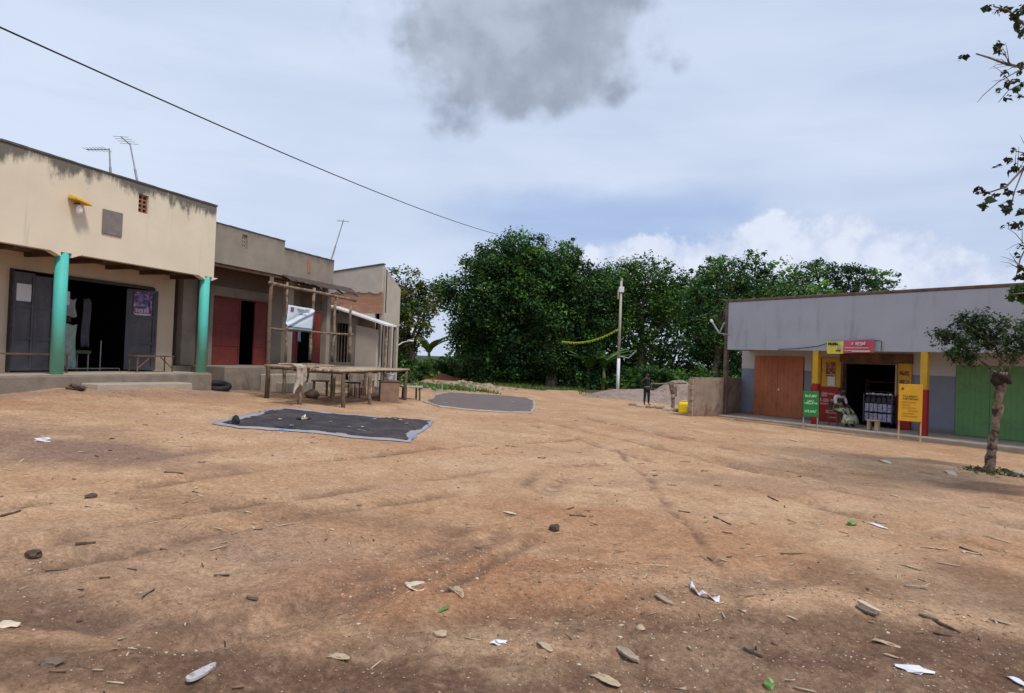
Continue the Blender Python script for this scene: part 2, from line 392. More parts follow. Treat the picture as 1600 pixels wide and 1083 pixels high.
    c = T.mix(T.rng(f2, .35, .68), T.mix(1.0, c, (.80, .78, .76), 'MULTIPLY'), T.mix(1.0, c, (1.12, 1.12, 1.12), 'MULTIPLY'))
    vor = T.new('ShaderNodeTexVoronoi'); vor.inputs['Scale'].default_value = 38; T.link(P, vor.inputs['Vector'])
    peb = T.rng(vor.outputs['Distance'], .16, .10); pm = T.math('MULTIPLY', peb, T.rng(f3, .52, .62))
    c = T.mix(T.math('MULTIPLY', pm, .45), c, (.48, .38, .29))
    T.link(c, b.inputs['Base Color']); b.inputs['Roughness'].default_value = .95; b.inputs['Specular IOR Level'].default_value = .12
    h = T.math('ADD', T.math('MULTIPLY', f1, 1.0), T.math('MULTIPLY', f2, .45)); h = T.math('ADD', h, T.math('MULTIPLY', pm, .35))
    bn = T.new('ShaderNodeBump'); bn.inputs['Strength'].default_value = .75; bn.inputs['Distance'].default_value = .018; T.link(h, bn.inputs['Height']); T.link(bn.outputs[0], b.inputs['Normal'])
    me.materials.append(m); me.validate()
    o = bpy.data.objects.new('ground', me); COL.objects.link(o); tag(o, 'bare reddish brown dirt yard with tyre ruts', kind='structure')
    return o
build_ground()
def surf_h(x, y):
    # height of the finished ground surface, bilinear in its fan grid
    A, R, Z = SURF; x = np.asarray(x, float); y = np.asarray(y, float); r = np.clip(np.hypot(x, y), R[0], R[-1]*.999); a = np.arctan2(x, y); a = np.where(a < A[0], a+2*math.pi, a)
    i = np.clip(np.searchsorted(R, r)-1, 0, len(R)-2); t = (r-R[i])/(R[i+1]-R[i]); j = np.clip(np.searchsorted(A, a, side='right')-1, 0, len(A)-1); j2 = (j+1) % len(A)
    a2 = np.where(j2 == 0, A[0]+2*math.pi, A[j2]); s = np.clip((a-A[j])/(a2-A[j]), 0, 1)
    return (Z[i, j]*(1-s)+Z[i, j2]*s)*(1-t)+(Z[i+1, j]*(1-s)+Z[i+1, j2]*s)*t
base_h = surf_h

# ================================================================== LEFT STREET FRONT
PL = at(94.7, 584, 14.0); PL = Vector((PL.x, PL.y, 0)); RZL = math.radians(90-18.75)
def Lw(x, y, z=0.0): # local -> world
    return Vector((PL.x+math.cos(RZL)*x-math.sin(RZL)*y, PL.y+math.sin(RZL)*x+math.cos(RZL)*y, z))
def drip(top, reach, dark=(.05, .045, .04), amt=.85, base_grime=None, low=(.2, .17, .14)):
    def f(T, P, c):
        s = sepz(T, P); mp = T.scl(P, 3.1, 3.1, .9)
        n = T.noise(mp, 1.0, 7, .72); n2 = T.noise(P, .8, 4, .6)
        lim = T.math('ADD', T.math('MULTIPLY', T.math('MULTIPLY', n, n2), reach*4), -reach*.55)
        d = T.math('SUBTRACT', top, s[2])
        k = T.rng(T.math('SUBTRACT', lim, d), -.12, .16, 0, amt)
        c = T.mix(k, c, T.mix(T.noise(P, 14, 3), dark, tuple(q*2.6 for q in dark)))
        st = T.rng(T.noise(T.scl(P, 3.2, 3.2, .22), 1.0, 5, .6), .58, .75, 0, .35)
        c = T.mix(st, c, tuple(q*5 for q in dark))
        if base_grime is not None:
            g = T.rng(T.math('ADD', s[2], T.math('MULTIPLY', T.noise(P, 3, 4), .5)), base_grime+.7, base_grime+.1, 0, .6)
            c = T.mix(g, c, low)
        return c
    return f
M_CREAM = mat('cream_paint', (.69, .60, .46), .85, .05, 1.2, .12, 60, extra=drip(5.37, .62, (.05, .046, .042), .9))
M_CREAM_IN = mat('cream_wall', (.56, .45, .33), .85, .08, 1.5, .12, 60, extra=drip(9, .1, base_grime=.9))
M_CEM = mat('cement', (.22, .18, .145), .95, .18, 2.5, .5, 30, col2=(.12, .095, .08), c2=(.5, .7), c2scale=1.1)
M_CEM_PALE = mat('pale_cement', (.36, .30, .24), .95, .15, 3, .3, 40)
M_TEAL = None
def teal_extra(T, P, c):
    s = sepz(T, P); n = T.noise(P, 4, 5, .6)
    k = T.rng(T.math('ADD', s[2], T.math('MULTIPLY', n, .7)), 1.35, 2.75, .8, 0)
    c = T.mix(k, c, (.20, .48, .34))
    return T.mix(T.rng(T.noise(P, 9, 5, .7), .58, .7, 0, .5), T.mix(T.rng(T.noise(P, 16, 6, .75), .62, .66, 0, .8), c, (.30, .27, .22)), (.19, .38, .29))
M_TEAL = mat('teal_paint', (.08, .46, .40), .6, .06, 3, .08, 40, extra=teal_extra)
M_WOOD_D = mat('dark_timber', (.10, .055, .035), .85, .3, 6, .3, 30)
M_GDOOR = mat('grey_steel_door', (.085, .083, .095), .55, .15, 5, .1, 30, metal=.2, extra=lambda T, P, c: T.mix(T.rng(T.noise(P, 2.2, 5, .6), .45, .75, 0, .5), c, (.14, .13, .125)))

b1 = empty('shop_building', Lw(0, 0, .55), RZL, 'cream plastered shop block with turquoise columns and mould stained parapet', 'building')
def part_shift(root): root['_z'] = root.location.z
Z1 = .55
def B(name, m, parent, x0, x1, y0, y1, z0, z1, bevel=0.008, zoff=Z1):
    return MB().box(x0, x1, y0, y1, z0-zoff, z1-zoff).build(name, m, parent, bevel=bevel)
# materials use absolute z: shift by object coords -> rebuild with offsets
def mat_z(base, dz):
    """copy of a material whose object coordinates are shifted up by dz"""
    n = base.name+'_from_%.2f' % dz
    if n in bpy.data.materials: return bpy.data.materials[n]
    m = base.copy(); m.name = n; T = NT(m.node_tree)
    tc = [q for q in T.n if q.type == 'TEX_COORD'][0]; add = T.new('ShaderNodeVectorMath'); add.operation = 'ADD'; add.inputs[1].default_value = (0, 0, dz)
    tgt = [l.to_socket for l in tc.outputs['Object'].links]
    T.link(tc.outputs['Object'], add.inputs[0])
    for t in tgt: T.link(add.outputs[0], t)
    return m
MC, MCI, MT = mat_z(M_CREAM, Z1), mat_z(M_CREAM_IN, Z1), mat_z(M_TEAL, Z1)
# parapet wall with real pierced opening for the vent
f = MB(); z0, z1 = 3.46-Z1, 5.36-Z1
for a in ((-8, 1.70, z0, z1), (1.70, 1.98, z0, 4.69-Z1), (1.70, 1.98, 5.12-Z1, z1), (1.98, 4.15, z0, z1)): f.box(a[0], a[1], 0, .18, a[2], a[3])
# little haunches over the columns
for cx_ in (0, 3.97):
    for sgn in (-1, 1): f.prism([(cx_+sgn*.12, 0.0, z0), (cx_+sgn*.34, 0.0, z0), (cx_+sgn*.12, 0.0, z0-.09)], (0, .18, 0))
f.build('parapet', MC, b1)
B('parapet_end', MC, b1, 4.0, 4.15, .183, 5.5, 3.46, 5.30)
# thin concrete coping, slightly uneven and blackened
cp = MB()
for k in range(24):
    xa = -8+k*.507; cp.box(xa, xa+.507, -.02, .21, 4.815+random.uniform(-.004, .004), 4.815+.035+random.uniform(-.006, .01))
cp.build('coping', mat('mouldy_cement', (.10, .09, .085), .95, .3, 5, .5, 30), b1)
MRED = mat('vent_block_clay', (.30, .16, .10), .9, .2, 8, .3, 40)
vt = MB(); 
for xx in (1.70, 1.825, 1.95): vt.box(xx, xx+.03, .04, .14, 4.69-Z1, 5.12-Z1)
for k in range(5): vt.box(1.73, 1.95, .05, .13, 4.69-Z1+k*.1, 4.69-Z1+k*.1+.03)
vt.build('vent_block', MRED, b1); bx('vent_back', M_DARK, b1, 1.66, 2.02, .21, .23, 4.6-Z1, 5.2-Z1)
B('signboard_blank', mat('weathered_grey_board', (.19, .165, .155), .8, .2, 5, .2), b1, .78, 1.28, -.03, -.003, 4.02, 4.56)
for cx_ in (-3.97, 0, 3.97):
    MB().tube([(cx_, .12, .90-Z1), (cx_, .12, 3.455-Z1)], .125, 20).build('column', MT, b1, smooth=True)
B('plinth', mat_z(M_CEM, Z1), b1, -8, 4.17, -.08, 6.0, -.4, .90, bevel=.03)
B('floor_screed', M_CEM_PALE, b1, -7.97, 4.14, -.05, 1.3, .902, .915)
st = MB(); st.hexa([(.35, -.62, -.3), (3.0, -.62, -.3), (3.0, -.083, -.3), (.35, -.083, -.3)], [(.4, -.58, .73-Z1), (2.95, -.6, .70-Z1), (2.97, -.083, .71-Z1), (.4, -.083, .74-Z1)])
st.build('step', M_CEM_PALE, b1, bevel=.02)
B('veranda_ceiling', M_WOOD_D, b1, -8, 4.0, .183, 6, 3.50, 3.54)
bm_ = MB()
for k in range(13): bm_.box(-7.8+k*.98, -7.73+k*.98, .19, 1.3, 3.40-Z1, 3.497-Z1)
bm_.build('joist', M_WOOD_D, b1)
# inner wall with doorway
w = MB()
w.box(-8, -.24, 1.3, 1.48, .9-Z1, 3.497-Z1); w.box(3.46, 4.15, 1.3, 1.48, .9-Z1, 3.497-Z1); w.box(-.24, 3.46, 1.3, 1.48, 3.12-Z1, 3.497-Z1)
w.build('front_wall', MCI, b1)
w = MB(); w.box(4.0, 4.15, 1.48, 6, .9-Z1, 3.497-Z1); w.box(-8, 4.0, 5.85, 6, .9-Z1, 3.497-Z1); w.box(-8, -7.85, .2, 5.85, .9-Z1, 5.2-Z1); w.build('rear_walls', MCI, b1)
B('shop_shade_sheet', M_DARK, b1, -.6, 3.98, 4.6, 4.62, .9, 3.49); B('roof_sheet', M_RUST, b1, -7.9, 4.0, .19, 6.3, 4.3, 4.34)  # added black sheets put the room's shade into colour
B('shop_shade_sheet', M_DARK, b1, -.7, -.66, 1.49, 4.6, .92, 3.49); B('shop_shade_sheet', M_DARK, b1, 3.94, 3.975, 1.49, 4.59, .92, 3.49); B('shop_shade_sheet', M_DARK, b1, 3.47, 3.93, 1.49, 1.50, .92, 3.49)  # more black sheets, so the side walls read as deep shade
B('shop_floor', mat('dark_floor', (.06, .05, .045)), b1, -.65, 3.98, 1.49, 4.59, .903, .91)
# steel door leaves
def door_leaf(parent, x0, x1, z0, z1, m, y=0.0, hinge=None, ang=0.0, bars=(.33, .66), zoff=Z1, name='door_leaf'):
    g = MB(); wdt = x1-x0
    g.box(0, wdt, 0, .025, 0, z1-z0)
    for a in (0, wdt-.05): g.box(a, a+.05, -.02, -.002, 0, z1-z0)
    for q in (0, *bars, 1):
        zc = min(max(q*(z1-z0), .03), z1-z0-.03); g.box(.052, wdt-.052, -.018, -.002, zc-.03, zc+.03)
    return g.build(name, m, parent, loc=(x0 if not hinge else hinge, y, z0-zoff), rot=(0, 0, ang))
dl = door_leaf(b1, -.20, .24, .95, 3.06, M_GDOOR, 1.22); door_leaf(b1, .26, .70, .95, 3.02, M_GDOOR, 1.24)
bx('paper_notice', M_WHITE, dl, .05, .36, -.03, -.021, 1.49, 1.86)
dr = door_leaf(b1, 0, .74, .95, 3.02, M_GDOOR, 1.55, hinge=2.86, ang=math.radians(-28))
# frame + handle bits on right leaf edge
bx('door_edge_frame', M_IRON, b1, 3.40, 3.459, 1.25, 1.45, .92-Z1, 3.1-Z1)
bx('door_edge_frame', M_IRON, b1, -.24, -.205, 1.20, 1.45, .92-Z1, 3.1-Z1)
MPUR = mat('purple_poster', (.11, .06, .17), .6, .3, 9, 0, col2=(.42, .35, .45), c2=(.56, .6), c2scale=11)
ps = bx('poster', MPUR, dr, .16, .60, -.032, -.021, 1.40, 2.02)
bx('poster_text_band', M_WHITE, ps, .20, .56, -.037, -.0325, 1.42, 1.45)
gm = mat('pale_poster_print', (.5, .42, .52), .7, .2, 20, 0)
for k in range(5): bx('poster_lettering', gm, ps, .21+k*.065, .255+k*.065, -.037, -.0325, 1.48, 1.58)
bx('poster_picture', mat('violet_print', (.25, .2, .45), .7, .4, 14, 0, col2=(.05, .04, .1), c2scale=9), ps, .22, .55, -.037, -.0325, 1.64, 1.97)
B('lintel_strip', M_IRON, b1, .70, 3.40, 1.25, 1.296, 3.04, 3.12)
# wall lamp + yellow cover on the parapet
lp = empty('outdoor_light', Lw(.12, -.02, 4.55), RZL, 'white bulb under a yellow plastic cover on the cream parapet', 'lamp')
MY = mat('yellow_plastic', (.62, .34, .03), .45, .12, 6, .05)
MB().hexa([(-.17, -.30, .0), (.22, -.26, -.06), (.22, .015, -.03), (-.17, .015, .05)], [(-.15, -.24, .075), (.18, -.22, .02), (.16, .015, .10), (-.13, .015, .14)]).build('cover', MY, lp, bevel=.02)
MB().tube([(0, .02, -.03), (0, -.12, -.03), (0, -.14, -.10)], .018, 8).build('bracket', M_RUST, lp)
MB().tube([(0, -.14, -.07), (0, -.14, -.12), (0, -.14, -.17), (0, -.14, -.24), (0, -.14, -.27)], [.03, .055, .065, .06, .02], 14).build('bulb', mat('white_bulb', (.75, .73, .72), .3, .03, 4, 0), lp, smooth=True)
# things in the shop doorway
def cloth(name, m, w, h, parent=None, fold=.035, seed=0, flare=.15):
    g = MB(); nx, nz = 13, 12; rnd = random.Random(seed); ph = rnd.uniform(0, 6)
    vs = []
    for j in range(nz):
        t = j/(nz-1)
        for i in range(nx):
            s_ = i/(nx-1)-.5; ww = w*(1+flare*t)
            vs.append((s_*ww+.02*math.sin(t*5+ph), fold*math.sin(s_*22+ph+t*1.5)*(.3+t), -t*h+.02*math.sin(s_*9+ph)))
    fs = [(j*nx+i, j*nx+i+1, (j+1)*nx+i+1, (j+1)*nx+i) for j in range(nz-1) for i in range(nx-1)]
    g.add(vs, fs); o = g.build(name, m, parent, smooth=True, fix=False)
    sm = o.modifiers.new('thick', 'SOLIDIFY'); sm.thickness = .008
    return o
def hang(name, color, w, h, pos, label, cat, seed, mat_=None):
    o = cloth(name, mat_ or mat('cloth_%s' % seed, color, .9, .2, 9, .2), w, h, seed=seed); o.location = pos; o.rotation_euler = (0, 0, RZL); tag(o, label, cat, 'clothes hanging in the shop doorway'); return o
hang('hanging_dress', (.26, .33, .29), .42, 1.05, Lw(1.38, 1.62, 2.02), 'pale green dress hanging behind the nearer turquoise column', 'dress', 11)
hang('hanging_shirt', (.28, .27, .28), .34, .42, Lw(1.36, 1.6, 2.62), 'pale shirt hanging in the shop doorway above the green dress', 'shirt', 12)
hang('hanging_shirt', (.14, .06, .06), .34, .5, Lw(1.55, 2.0, 2.6), 'dark maroon shirt hanging deeper in the shop doorway', 'shirt', 13)
hang('hanging_scarf', (.10, .10, .12), .2, 1.2, Lw(2.2, 2.1, 2.7), 'long dark scarf hanging in the middle of the shop doorway', 'scarf', 14)
o = bx('price_card', M_WHITE, None, -.13, .13, 0, .006, -.16, .16); o.location = Lw(1.17, 1.52, 2.62); o.rotation_euler = (0, 0, RZL); tag(o, 'small white card hanging at the shop opening beside the turquoise column', 'notice')
t_ = empty('display_table', Lw(1.7, 1.9, .91), RZL, 'low display table with green cloth inside the cream shop doorway', 'table')
bx('table_top', mat('green_table_cloth', (.06, .10, .04), .9, .3, 8, .1), t_, -.35, .35, -.22, .22, .42, .50, bevel=.01)
for a, b_ in ((-.3, -.18), (.3, -.18), (-.3, .18), (.3, .18)): MB().tube([(a, b_, 0), (a, b_, .42)], .018, 6).build('leg', M_METAL, t_)
gt = empty('floor_rail', Lw(2.0, 1.56, .915), RZL, 'thin pale metal rail standing across the shop threshold', 'rail')
MB().tube([(-.85, 0, .06), (.75, 0, .06)], .014, 6).build('bar', M_METAL, gt)
for xx in (-.85, .2, .75): MB().tube([(xx, 0, 0), (xx, 0, .06 if xx != .2 else .75)], .014, 6).build('post', M_METAL, gt)

def bench(loc, rz, L, H, D, label, m=M_RUST):
    r = empty('bench', loc, rz, label, 'bench', 'rusty metal benches on the shop veranda')
    for k in range(3): bx('seat_plank', m, r, -L/2, L/2, -D/2+k*D/3, -D/2+(k+1)*D/3-.012, H-.03, H)
    for sx in (-1, 1):
        for sy in (-1, 1): MB().tube([(sx*(L/2-.04), sy*(D/2-.03), 0), (sx*(L/2-.04), sy*(D/2-.03), H-.031)], .018, 6).build('leg', m, r)
        MB().tube([(sx*(L/2-.05), -D/2+.03, .10), (sx*(L/2-.42), -D/2+.03, H-.04)], .013, 6).build('brace', m, r)
    return r
bench(Lw(-.3, .75, .915), RZL, 1.9, .42, .32, 'long rusty bench in front of the grey door leaves with paper notice')
bench(Lw(3.0, .78, .915), RZL, 1.15, .42, .32, 'short rusty bench under the purple poster')

# roof antennas
def antenna(base, top, label, boom, els, rz=0):
    r = empty('tv_antenna', base, 0, label, 'antenna', 'antennas on the roofs')
    d = Vector(top)-Vector(base); MB().tube([(0, 0, 0), d*.45], .03, 6).build('lower_pole', M_METAL, r); MB().tube([d*.45, d], .018, 6).build('mast', M_METAL, r)
    bd = Vector(boom); p0 = d*.97; MB().tube([p0, p0+bd], .012, 6).build('boom', M_METAL, r)
    pr = bd.cross(Vector((0, 0, 1))).normalized() if abs(bd.z) < .9*bd.length else Vector((1, 0, 0))
    for k in range(els):
        q = p0+bd*(.12+.88*k/max(1, els-1)); l_ = .22-.012*k; MB().tube([q-pr*l_, q+pr*l_], .006, 5).build('element', M_METAL, r)
    return r
a0 = at(173, 284, 16.6)
antenna(a0, at(171, 232, a0.y), 'thin roof aerial with a long horizontal boom pointing left above the cream building', at(135, 236, a0.y)-at(171, 236, a0.y), 7)
a0 = at(217, 296, 16.8)
antenna(a0, at(203, 224, a0.y), 'slightly leaning roof aerial with a short head above the vent block', (.05, -.5, .04), 4)
# ------------------------------------------------------------------ grey middle shops
M_RENDER = mat('grey_render', (.27, .235, .195), .95, .14, 1.6, .35, 40, extra=drip(4.97, .22, (.07, .06, .055), .8))
M_RENDER2 = mat('grey_render_stained', (.26, .22, .175), .95, .16, 1.6, .35, 40, extra=drip(4.76, .30, (.07, .06, .055), .85))
M_RENDER3 = mat('grey_render_inner', (.25, .21, .17), .95, .16, 1.6, .3, 40, extra=drip(9, .1, base_grime=1.1, low=(.13, .10, .08)))
M_REDDOOR = mat('red_steel_door', (.155, .028, .023), .6, .18, 5, .1, 30, extra=lambda T, P, c: T.mix(T.rng(T.noise(P, 3, 5, .7), .5, .75, 0, .55), c, (.12, .05, .04)))
def brick_mat(name, a, b, mortar, sc=1.0):
    m = bpy.data.materials.new(name); m.use_nodes = True; T = NT(m.node_tree); bs = T.n['Principled BSDF']; P = T.new('ShaderNodeTexCoord').outputs['Object']
    s = sepz(T, P); cv = T.new('ShaderNodeCombineXYZ'); T.link(T.math('ADD', s[0], s[1]), cv.inputs[0]); T.link(s[2], cv.inputs[1])
    br = T.new('ShaderNodeTexBrick'); T.link(cv.outputs[0], br.inputs['Vector']); br.inputs['Color1'].default_value = a+(1,); br.inputs['Color2'].default_value = b+(1,); br.inputs['Mortar'].default_value = mortar+(1,)
    br.inputs['Scale'].default_value = 1.0; br.inputs['Brick Width'].default_value = .24*sc; br.inputs['Row Height'].default_value = .10*sc; br.inputs['Mortar Size'].default_value = .012
    c = T.mix(T.rng(T.noise(P, 6, 5, .7), .4, .7, 0, .5), br.outputs['Color'], mortar); T.link(c, bs.inputs['Base Color']); bs.inputs['Roughness'].default_value = .95
    bn = T.new('ShaderNodeBump'); bn.inputs['Strength'].default_value = .6; bn.inputs['Distance'].default_value = .02; T.link(T.math('SUBTRACT', 1, br.outputs['Fac']), bn.inputs['Height']); T.link(bn.outputs[0], bs.inputs['Normal'])
    return m
M_BRICK = brick_mat('clay_brick', (.40, .17, .085), (.30, .13, .07), (.25, .17, .12))
M_BRICK_D = brick_mat('dark_brick', (.13, .09, .07), (.16, .10, .075), (.12, .10, .085))
Z2 = .45
b2 = empty('shop_building', Lw(4.2, .1, Z2), RZL, 'grey rendered two unit shop with red steel doors beside the cream block', 'building')
def B2(name, m, x0, x1, y0, y1, z0, z1, bevel=.008, parent=None):   # x from the cream block corner line
    return MB().box(x0-4.2, x1-4.2, y0, y1, z0-Z2, z1-Z2).build(name, m, parent or b2, bevel=bevel)
MR, MR2, MR3 = mat_z(M_RENDER, Z2), mat_z(M_RENDER2, Z2), mat_z(M_RENDER3, Z2)
g = MB(); o4 = 4.2
for a in ((4.2, 5.28, 3.90, 4.96), (5.28, 5.50, 3.90, 4.46), (5.28, 5.50, 4.84, 4.96), (5.50, 7.16, 3.90, 4.96)): g.box(a[0]-o4, a[1]-o4, 0, .18, a[2]-Z2, a[3]-Z2)
g.build('parapet', MR, b2)
g = MB()
for xx in (5.28, 5.37, 5.46): g.box(xx-o4, xx-o4+.03, .04, .14, 4.46-Z2, 4.84-Z2)
for k in range(4): g.box(5.31-o4, 5.46-o4, .05, .13, 4.46-Z2+k*.11, 4.49-Z2+k*.11)
g.build('vent_block', M_CEM_PALE, b2); B2('vent_back', M_DARK, 5.2, 5.58, .2, .22, 4.4, 4.9)
B2('parapet_far', MR2, 7.163, 9.88, .02, .2, 3.93, 4.75); B2('parapet_end', MR2, 9.74, 9.88, .203, 3.2, 3.0, 4.72)
B2('parapet_end', MR, 7.03, 7.16, .203, 2.2, 4.0, 4.93)
B2('vent_slot', MRED, 8.36, 8.52, .005, .018, 4.15, 4.6)
cp = MB()
for k in range(11): cp.box(k*.27, k*.27+.27, -.015, .2, 4.962-Z2+random.uniform(0, .004), 4.985-Z2+random.uniform(0, .012))
cp.build('coping', MATS['mouldy_cement'], b2); cp = MB()
for k in range(10): cp.box(2.963+k*.272, 2.963+(k+1)*.272, .005, .22, 4.752-Z2+random.uniform(0, .004), 4.78-Z2+random.uniform(0, .012))
cp.build('coping', MATS['mouldy_cement'], b2)
B2('plinth', mat_z(M_CEM, Z2), 4.86, 12.2, .02, 4.2, -.3, 1.08, bevel=.03)
B2('plinth', mat_z(M_CEM, Z2), 4.2, 4.857, 1.2, 4.2, -.3, 1.06)
g = MB(); g.box(6.3-o4, 8.5-o4, -.42, .015, -.5, .86-Z2); g.box(6.5-o4, 8.4-o4, -.82, -.423, -.5, .62-Z2); g.build('steps', M_CEM_PALE, b2, bevel=.025)
# inner wall
g = MB(); zc = 3.92-Z2
for a in ((4.45, 5.60, 1.08, 3.92), (5.60, 8.02, 3.10, 3.92), (8.02, 8.98, 1.08, 3.92), (8.98, 11.08, 3.09, 3.92), (11.08, 11.5, 1.08, 3.92)): g.box(a[0]-o4, a[1]-o4, 1.2, 1.38, a[2]-Z2, a[3]-Z2)
g.build('front_wall', MR3, b2)
B2('brick_course', M_BRICK_D, 5.2, 8.0, 1.18, 1.197, 3.42, 3.90)
B2('side_wall', M_BRICK_D, 4.45, 4.63, 1.383, 4.1, 1.085, 3.9); B2('side_pier', M_BRICK_D, 4.95, 5.2, .95, 1.197, 1.085, 3.9)
B2('veranda_ceiling', M_WOOD_D, 4.25, 9.7, .205, 4.2, 3.925, 3.96); B2('rear_wall', MR3, 4.45, 11.5, 4.0, 4.18, 1.085, 3.9)
B2('shop_shade_sheet', M_DARK, 4.65, 11.3, 3.9, 3.92, 1.09, 3.9); B2('shop_shade_sheet', M_DARK, 11.28, 11.315, 1.39, 3.89, 1.09, 3.9); B2('shop_shade_sheet', M_DARK, 4.635, 4.65, 1.39, 3.89, 1.09, 3.9); B2('shop_floor', M_DARK, 4.66, 11.27, 1.39, 3.89, 1.083, 1.088); B2('partition', M_DARK, 8.4, 8.45, 1.39, 3.9, 1.09, 3.9)  # black sheets and black floor colour in the shade behind the red doors
B2('end_wall', MR3, 11.32, 11.5, 1.383, 4.0, 1.085, 3.9); B2('roof_sheet', M_RUST, 4.3, 9.7, .25, 4.3, 4.2, 4.24)
B2('beam', M_WOOD_D, 4.2, 7.9, .03, .16, 3.80, 3.897)
B2('column', MR3, 7.55, 7.80, .06, .30, 1.083, 3.797, bevel=.015); B2('column', MR3, 9.65, 9.86, .06, .30, 1.083, 3.60, bevel=.015)
def red_leaf(x0, x1, y, hinge=None, ang=0, tone=None):
    return door_leaf(b2, x0-o4, x1-o4, 1.09, 3.08, M_REDDOOR, y, hinge=(hinge-o4 if hinge else None), ang=ang, zoff=Z2, bars=(.3, .62))
red_leaf(5.62, 6.74, 1.22); red_leaf(7.36, 8.0, 1.20)
red_leaf(9.0, 9.62, 1.22); red_leaf(10.45, 11.06, 1.20)
B2('door_frame', M_REDDOOR, 5.6, 8.02, 1.15, 1.178, 3.085, 3.13)
# porch roof over far unit: sagging rusted sheets on poles
g = MB()
for k in range(16):
    xa = 7.1+k*.24; xb = xa+.25; dz_ = -.05*k/16+random.uniform(-.012, .012); y_in, y_out = .0, -.42-.08*math.sin(k*.7)+random.uniform(-.06, .06)
    g.hexa([(xa-o4, y_out, 3.72+dz_-Z2), (xb-o4, y_out, 3.73+dz_-Z2), (xb-o4, y_in, 3.93-Z2), (xa-o4, y_in, 3.92-Z2)], [(xa-o4, y_out, 3.732+dz_-Z2), (xb-o4, y_out, 3.742+dz_-Z2), (xb-o4, y_in, 3.942-Z2), (xa-o4, y_in, 3.932-Z2)])
g.build('porch_roof', mat('old_dark_sheet', (.07, .05, .042), .9, .3, 5, .2), b2, fix=True)
g = MB()
for xx in (7.4, 8.6, 9.8, 10.8): g.tube([(xx-o4, -.42, 3.62-Z2), (xx-o4, .0, 3.86-Z2)], .035, 6)
g.build('rafter', M_POLE_D, b2)
# hanging pale bundle, hose/tyre in the gap, leaning antenna
hang('hanging_shirt', (.38, .46, .55), .36, .62, Lw(10.0, 1.62, 2.55), 'small pale blue shirt hanging in the farther red doorway', 'shirt', 21)
a0 = at(514, 418, 24.4); antenna(a0, at(537, 343, a0.y+.1), 'tall leaning roof aerial at the far end of the grey shops', (.1, -.42, -.1), 3)
ty = MB(); n = 28
for k in range(n):
    a1, a2 = 2*math.pi*k/n, 2*math.pi*(k+1)/n
ring = [(.30*math.cos(2*math.pi*k/n), .30*math.sin(2*math.pi*k/n), 0) for k in range(n+1)]
ty.tube(ring, .085, 10, cap=False); p = Lw(4.55, .1, gh(*Lw(4.55, .1).xy)+.10); t = ty.build('old_tyre', M_BLACK, None, smooth=True, loc=p, rot=(.2, .1, 0)); tag(t, 'old black tyre lying in the gap between the cream and grey plinths', 'tyre')

# ------------------------------------------------------------------ lean-to kiosk
ZK = .35
kk = empty('lean_to_kiosk', Lw(12.4, 0, ZK), RZL, 'small plastered lean-to with a sloping white sheet roof before the brick banded house', 'kiosk')
M_PLASTER = mat('pale_plaster', (.42, .37, .31), .92, .08, 2, .15, 40); 
g = MB(); g.box(0, .15, .70, 1.07, -.3, 2.85-ZK+.1); g.box(0, .15, 1.07, 1.60, -.3, 1.2-ZK); g.box(0, .15, 1.07, 1.60, 2.72-ZK, 3.1-ZK); g.box(0, .15, 1.60, 3.2, -.3, 3.25-ZK)
g.build('side_wall', mat_z(M_RENDER3, ZK), kk)
g = MB(); g.hexa([(-.02, -.22, -.3), (.14, -.22, -.3), (.14, .698, -.3), (-.02, .698, -.3)], [(-.02, -.22, 2.5-ZK), (.14, -.22, 2.5-ZK), (.14, .698, 2.66-ZK), (-.02, .698, 2.66-ZK)]); g.build('plaster_panel', M_PLASTER, kk)
bx('window_back', M_DARK, kk, .2, .22, 1.0, 1.7, .7, 2.5); g = MB()
for yy in (1.2, 1.34, 1.47): g.box(.03, .06, yy, yy+.025, 1.2-ZK, 2.72-ZK)
g.build('window_bars', M_POLE_D, kk)
g = MB(); th = .03
g.hexa([(-.25, -.72, 2.64-ZK), (.62, -.72, 2.64-ZK), (.62, 1.85, 3.36-ZK), (-.25, 1.85, 3.36-ZK)], [(-.25, -.72, 2.70-ZK), (.62, -.72, 2.70-ZK), (.62, 1.85, 3.42-ZK), (-.25, 1.85, 3.42-ZK)])
g.build('roof_sheet', mat('white_roof_sheet', (.62, .62, .64), .45, .08, 6, .1), kk)
MB().tube([(.1, -.55, -.2), (.1, -.55, 2.67-ZK)], .05, 8).build('post', M_POLE, kk)

# ------------------------------------------------------------------ brick banded house (far end)
ZH = .2
b4 = empty('brick_banded_house', Lw(13.0, 0, ZH), RZL, 'pale plastered house with an exposed brick band and sloping parapet', 'building')
M_P4 = mat('old_plaster', (.40, .355, .30), .92, .1, 2, .2, 40, extra=drip(5.2, .2, (.10, .09, .08), .7))
M4 = mat_z(M_P4, ZH)
g = MB(); g.prism([(0, .0, 4.0-ZH), (0, .0, 5.07-ZH), (0, 2.3, 4.80-ZH), (0, 4.5, 4.5-ZH), (0, 4.5, 4.0-ZH)], (.15, 0, 0)); g.build('upper_side_wall', M4, b4)
g = MB(); g.box(.02, .15, .0, 4.5, 3.16-ZH, 3.997-ZH); g.build('brick_band', M_BRICK, b4)
g = MB()
for k in range(9):
    xx = k*.5; g.prism([(-.012, xx, 4.02-ZH), (-.012, xx+.5, 4.0-ZH), (-.012, xx+.38, 3.97-ZH-random.random()*.10), (-.012, xx+.16, 3.98-ZH-random.random()*.07)], (.03, 0, 0))
g.build('ragged_plaster_edge', M4, b4)
g = MB(); g.box(0, .15, .28, 4.5, -.4, 3.157-ZH); g.build('lower_side_wall', M4, b4)
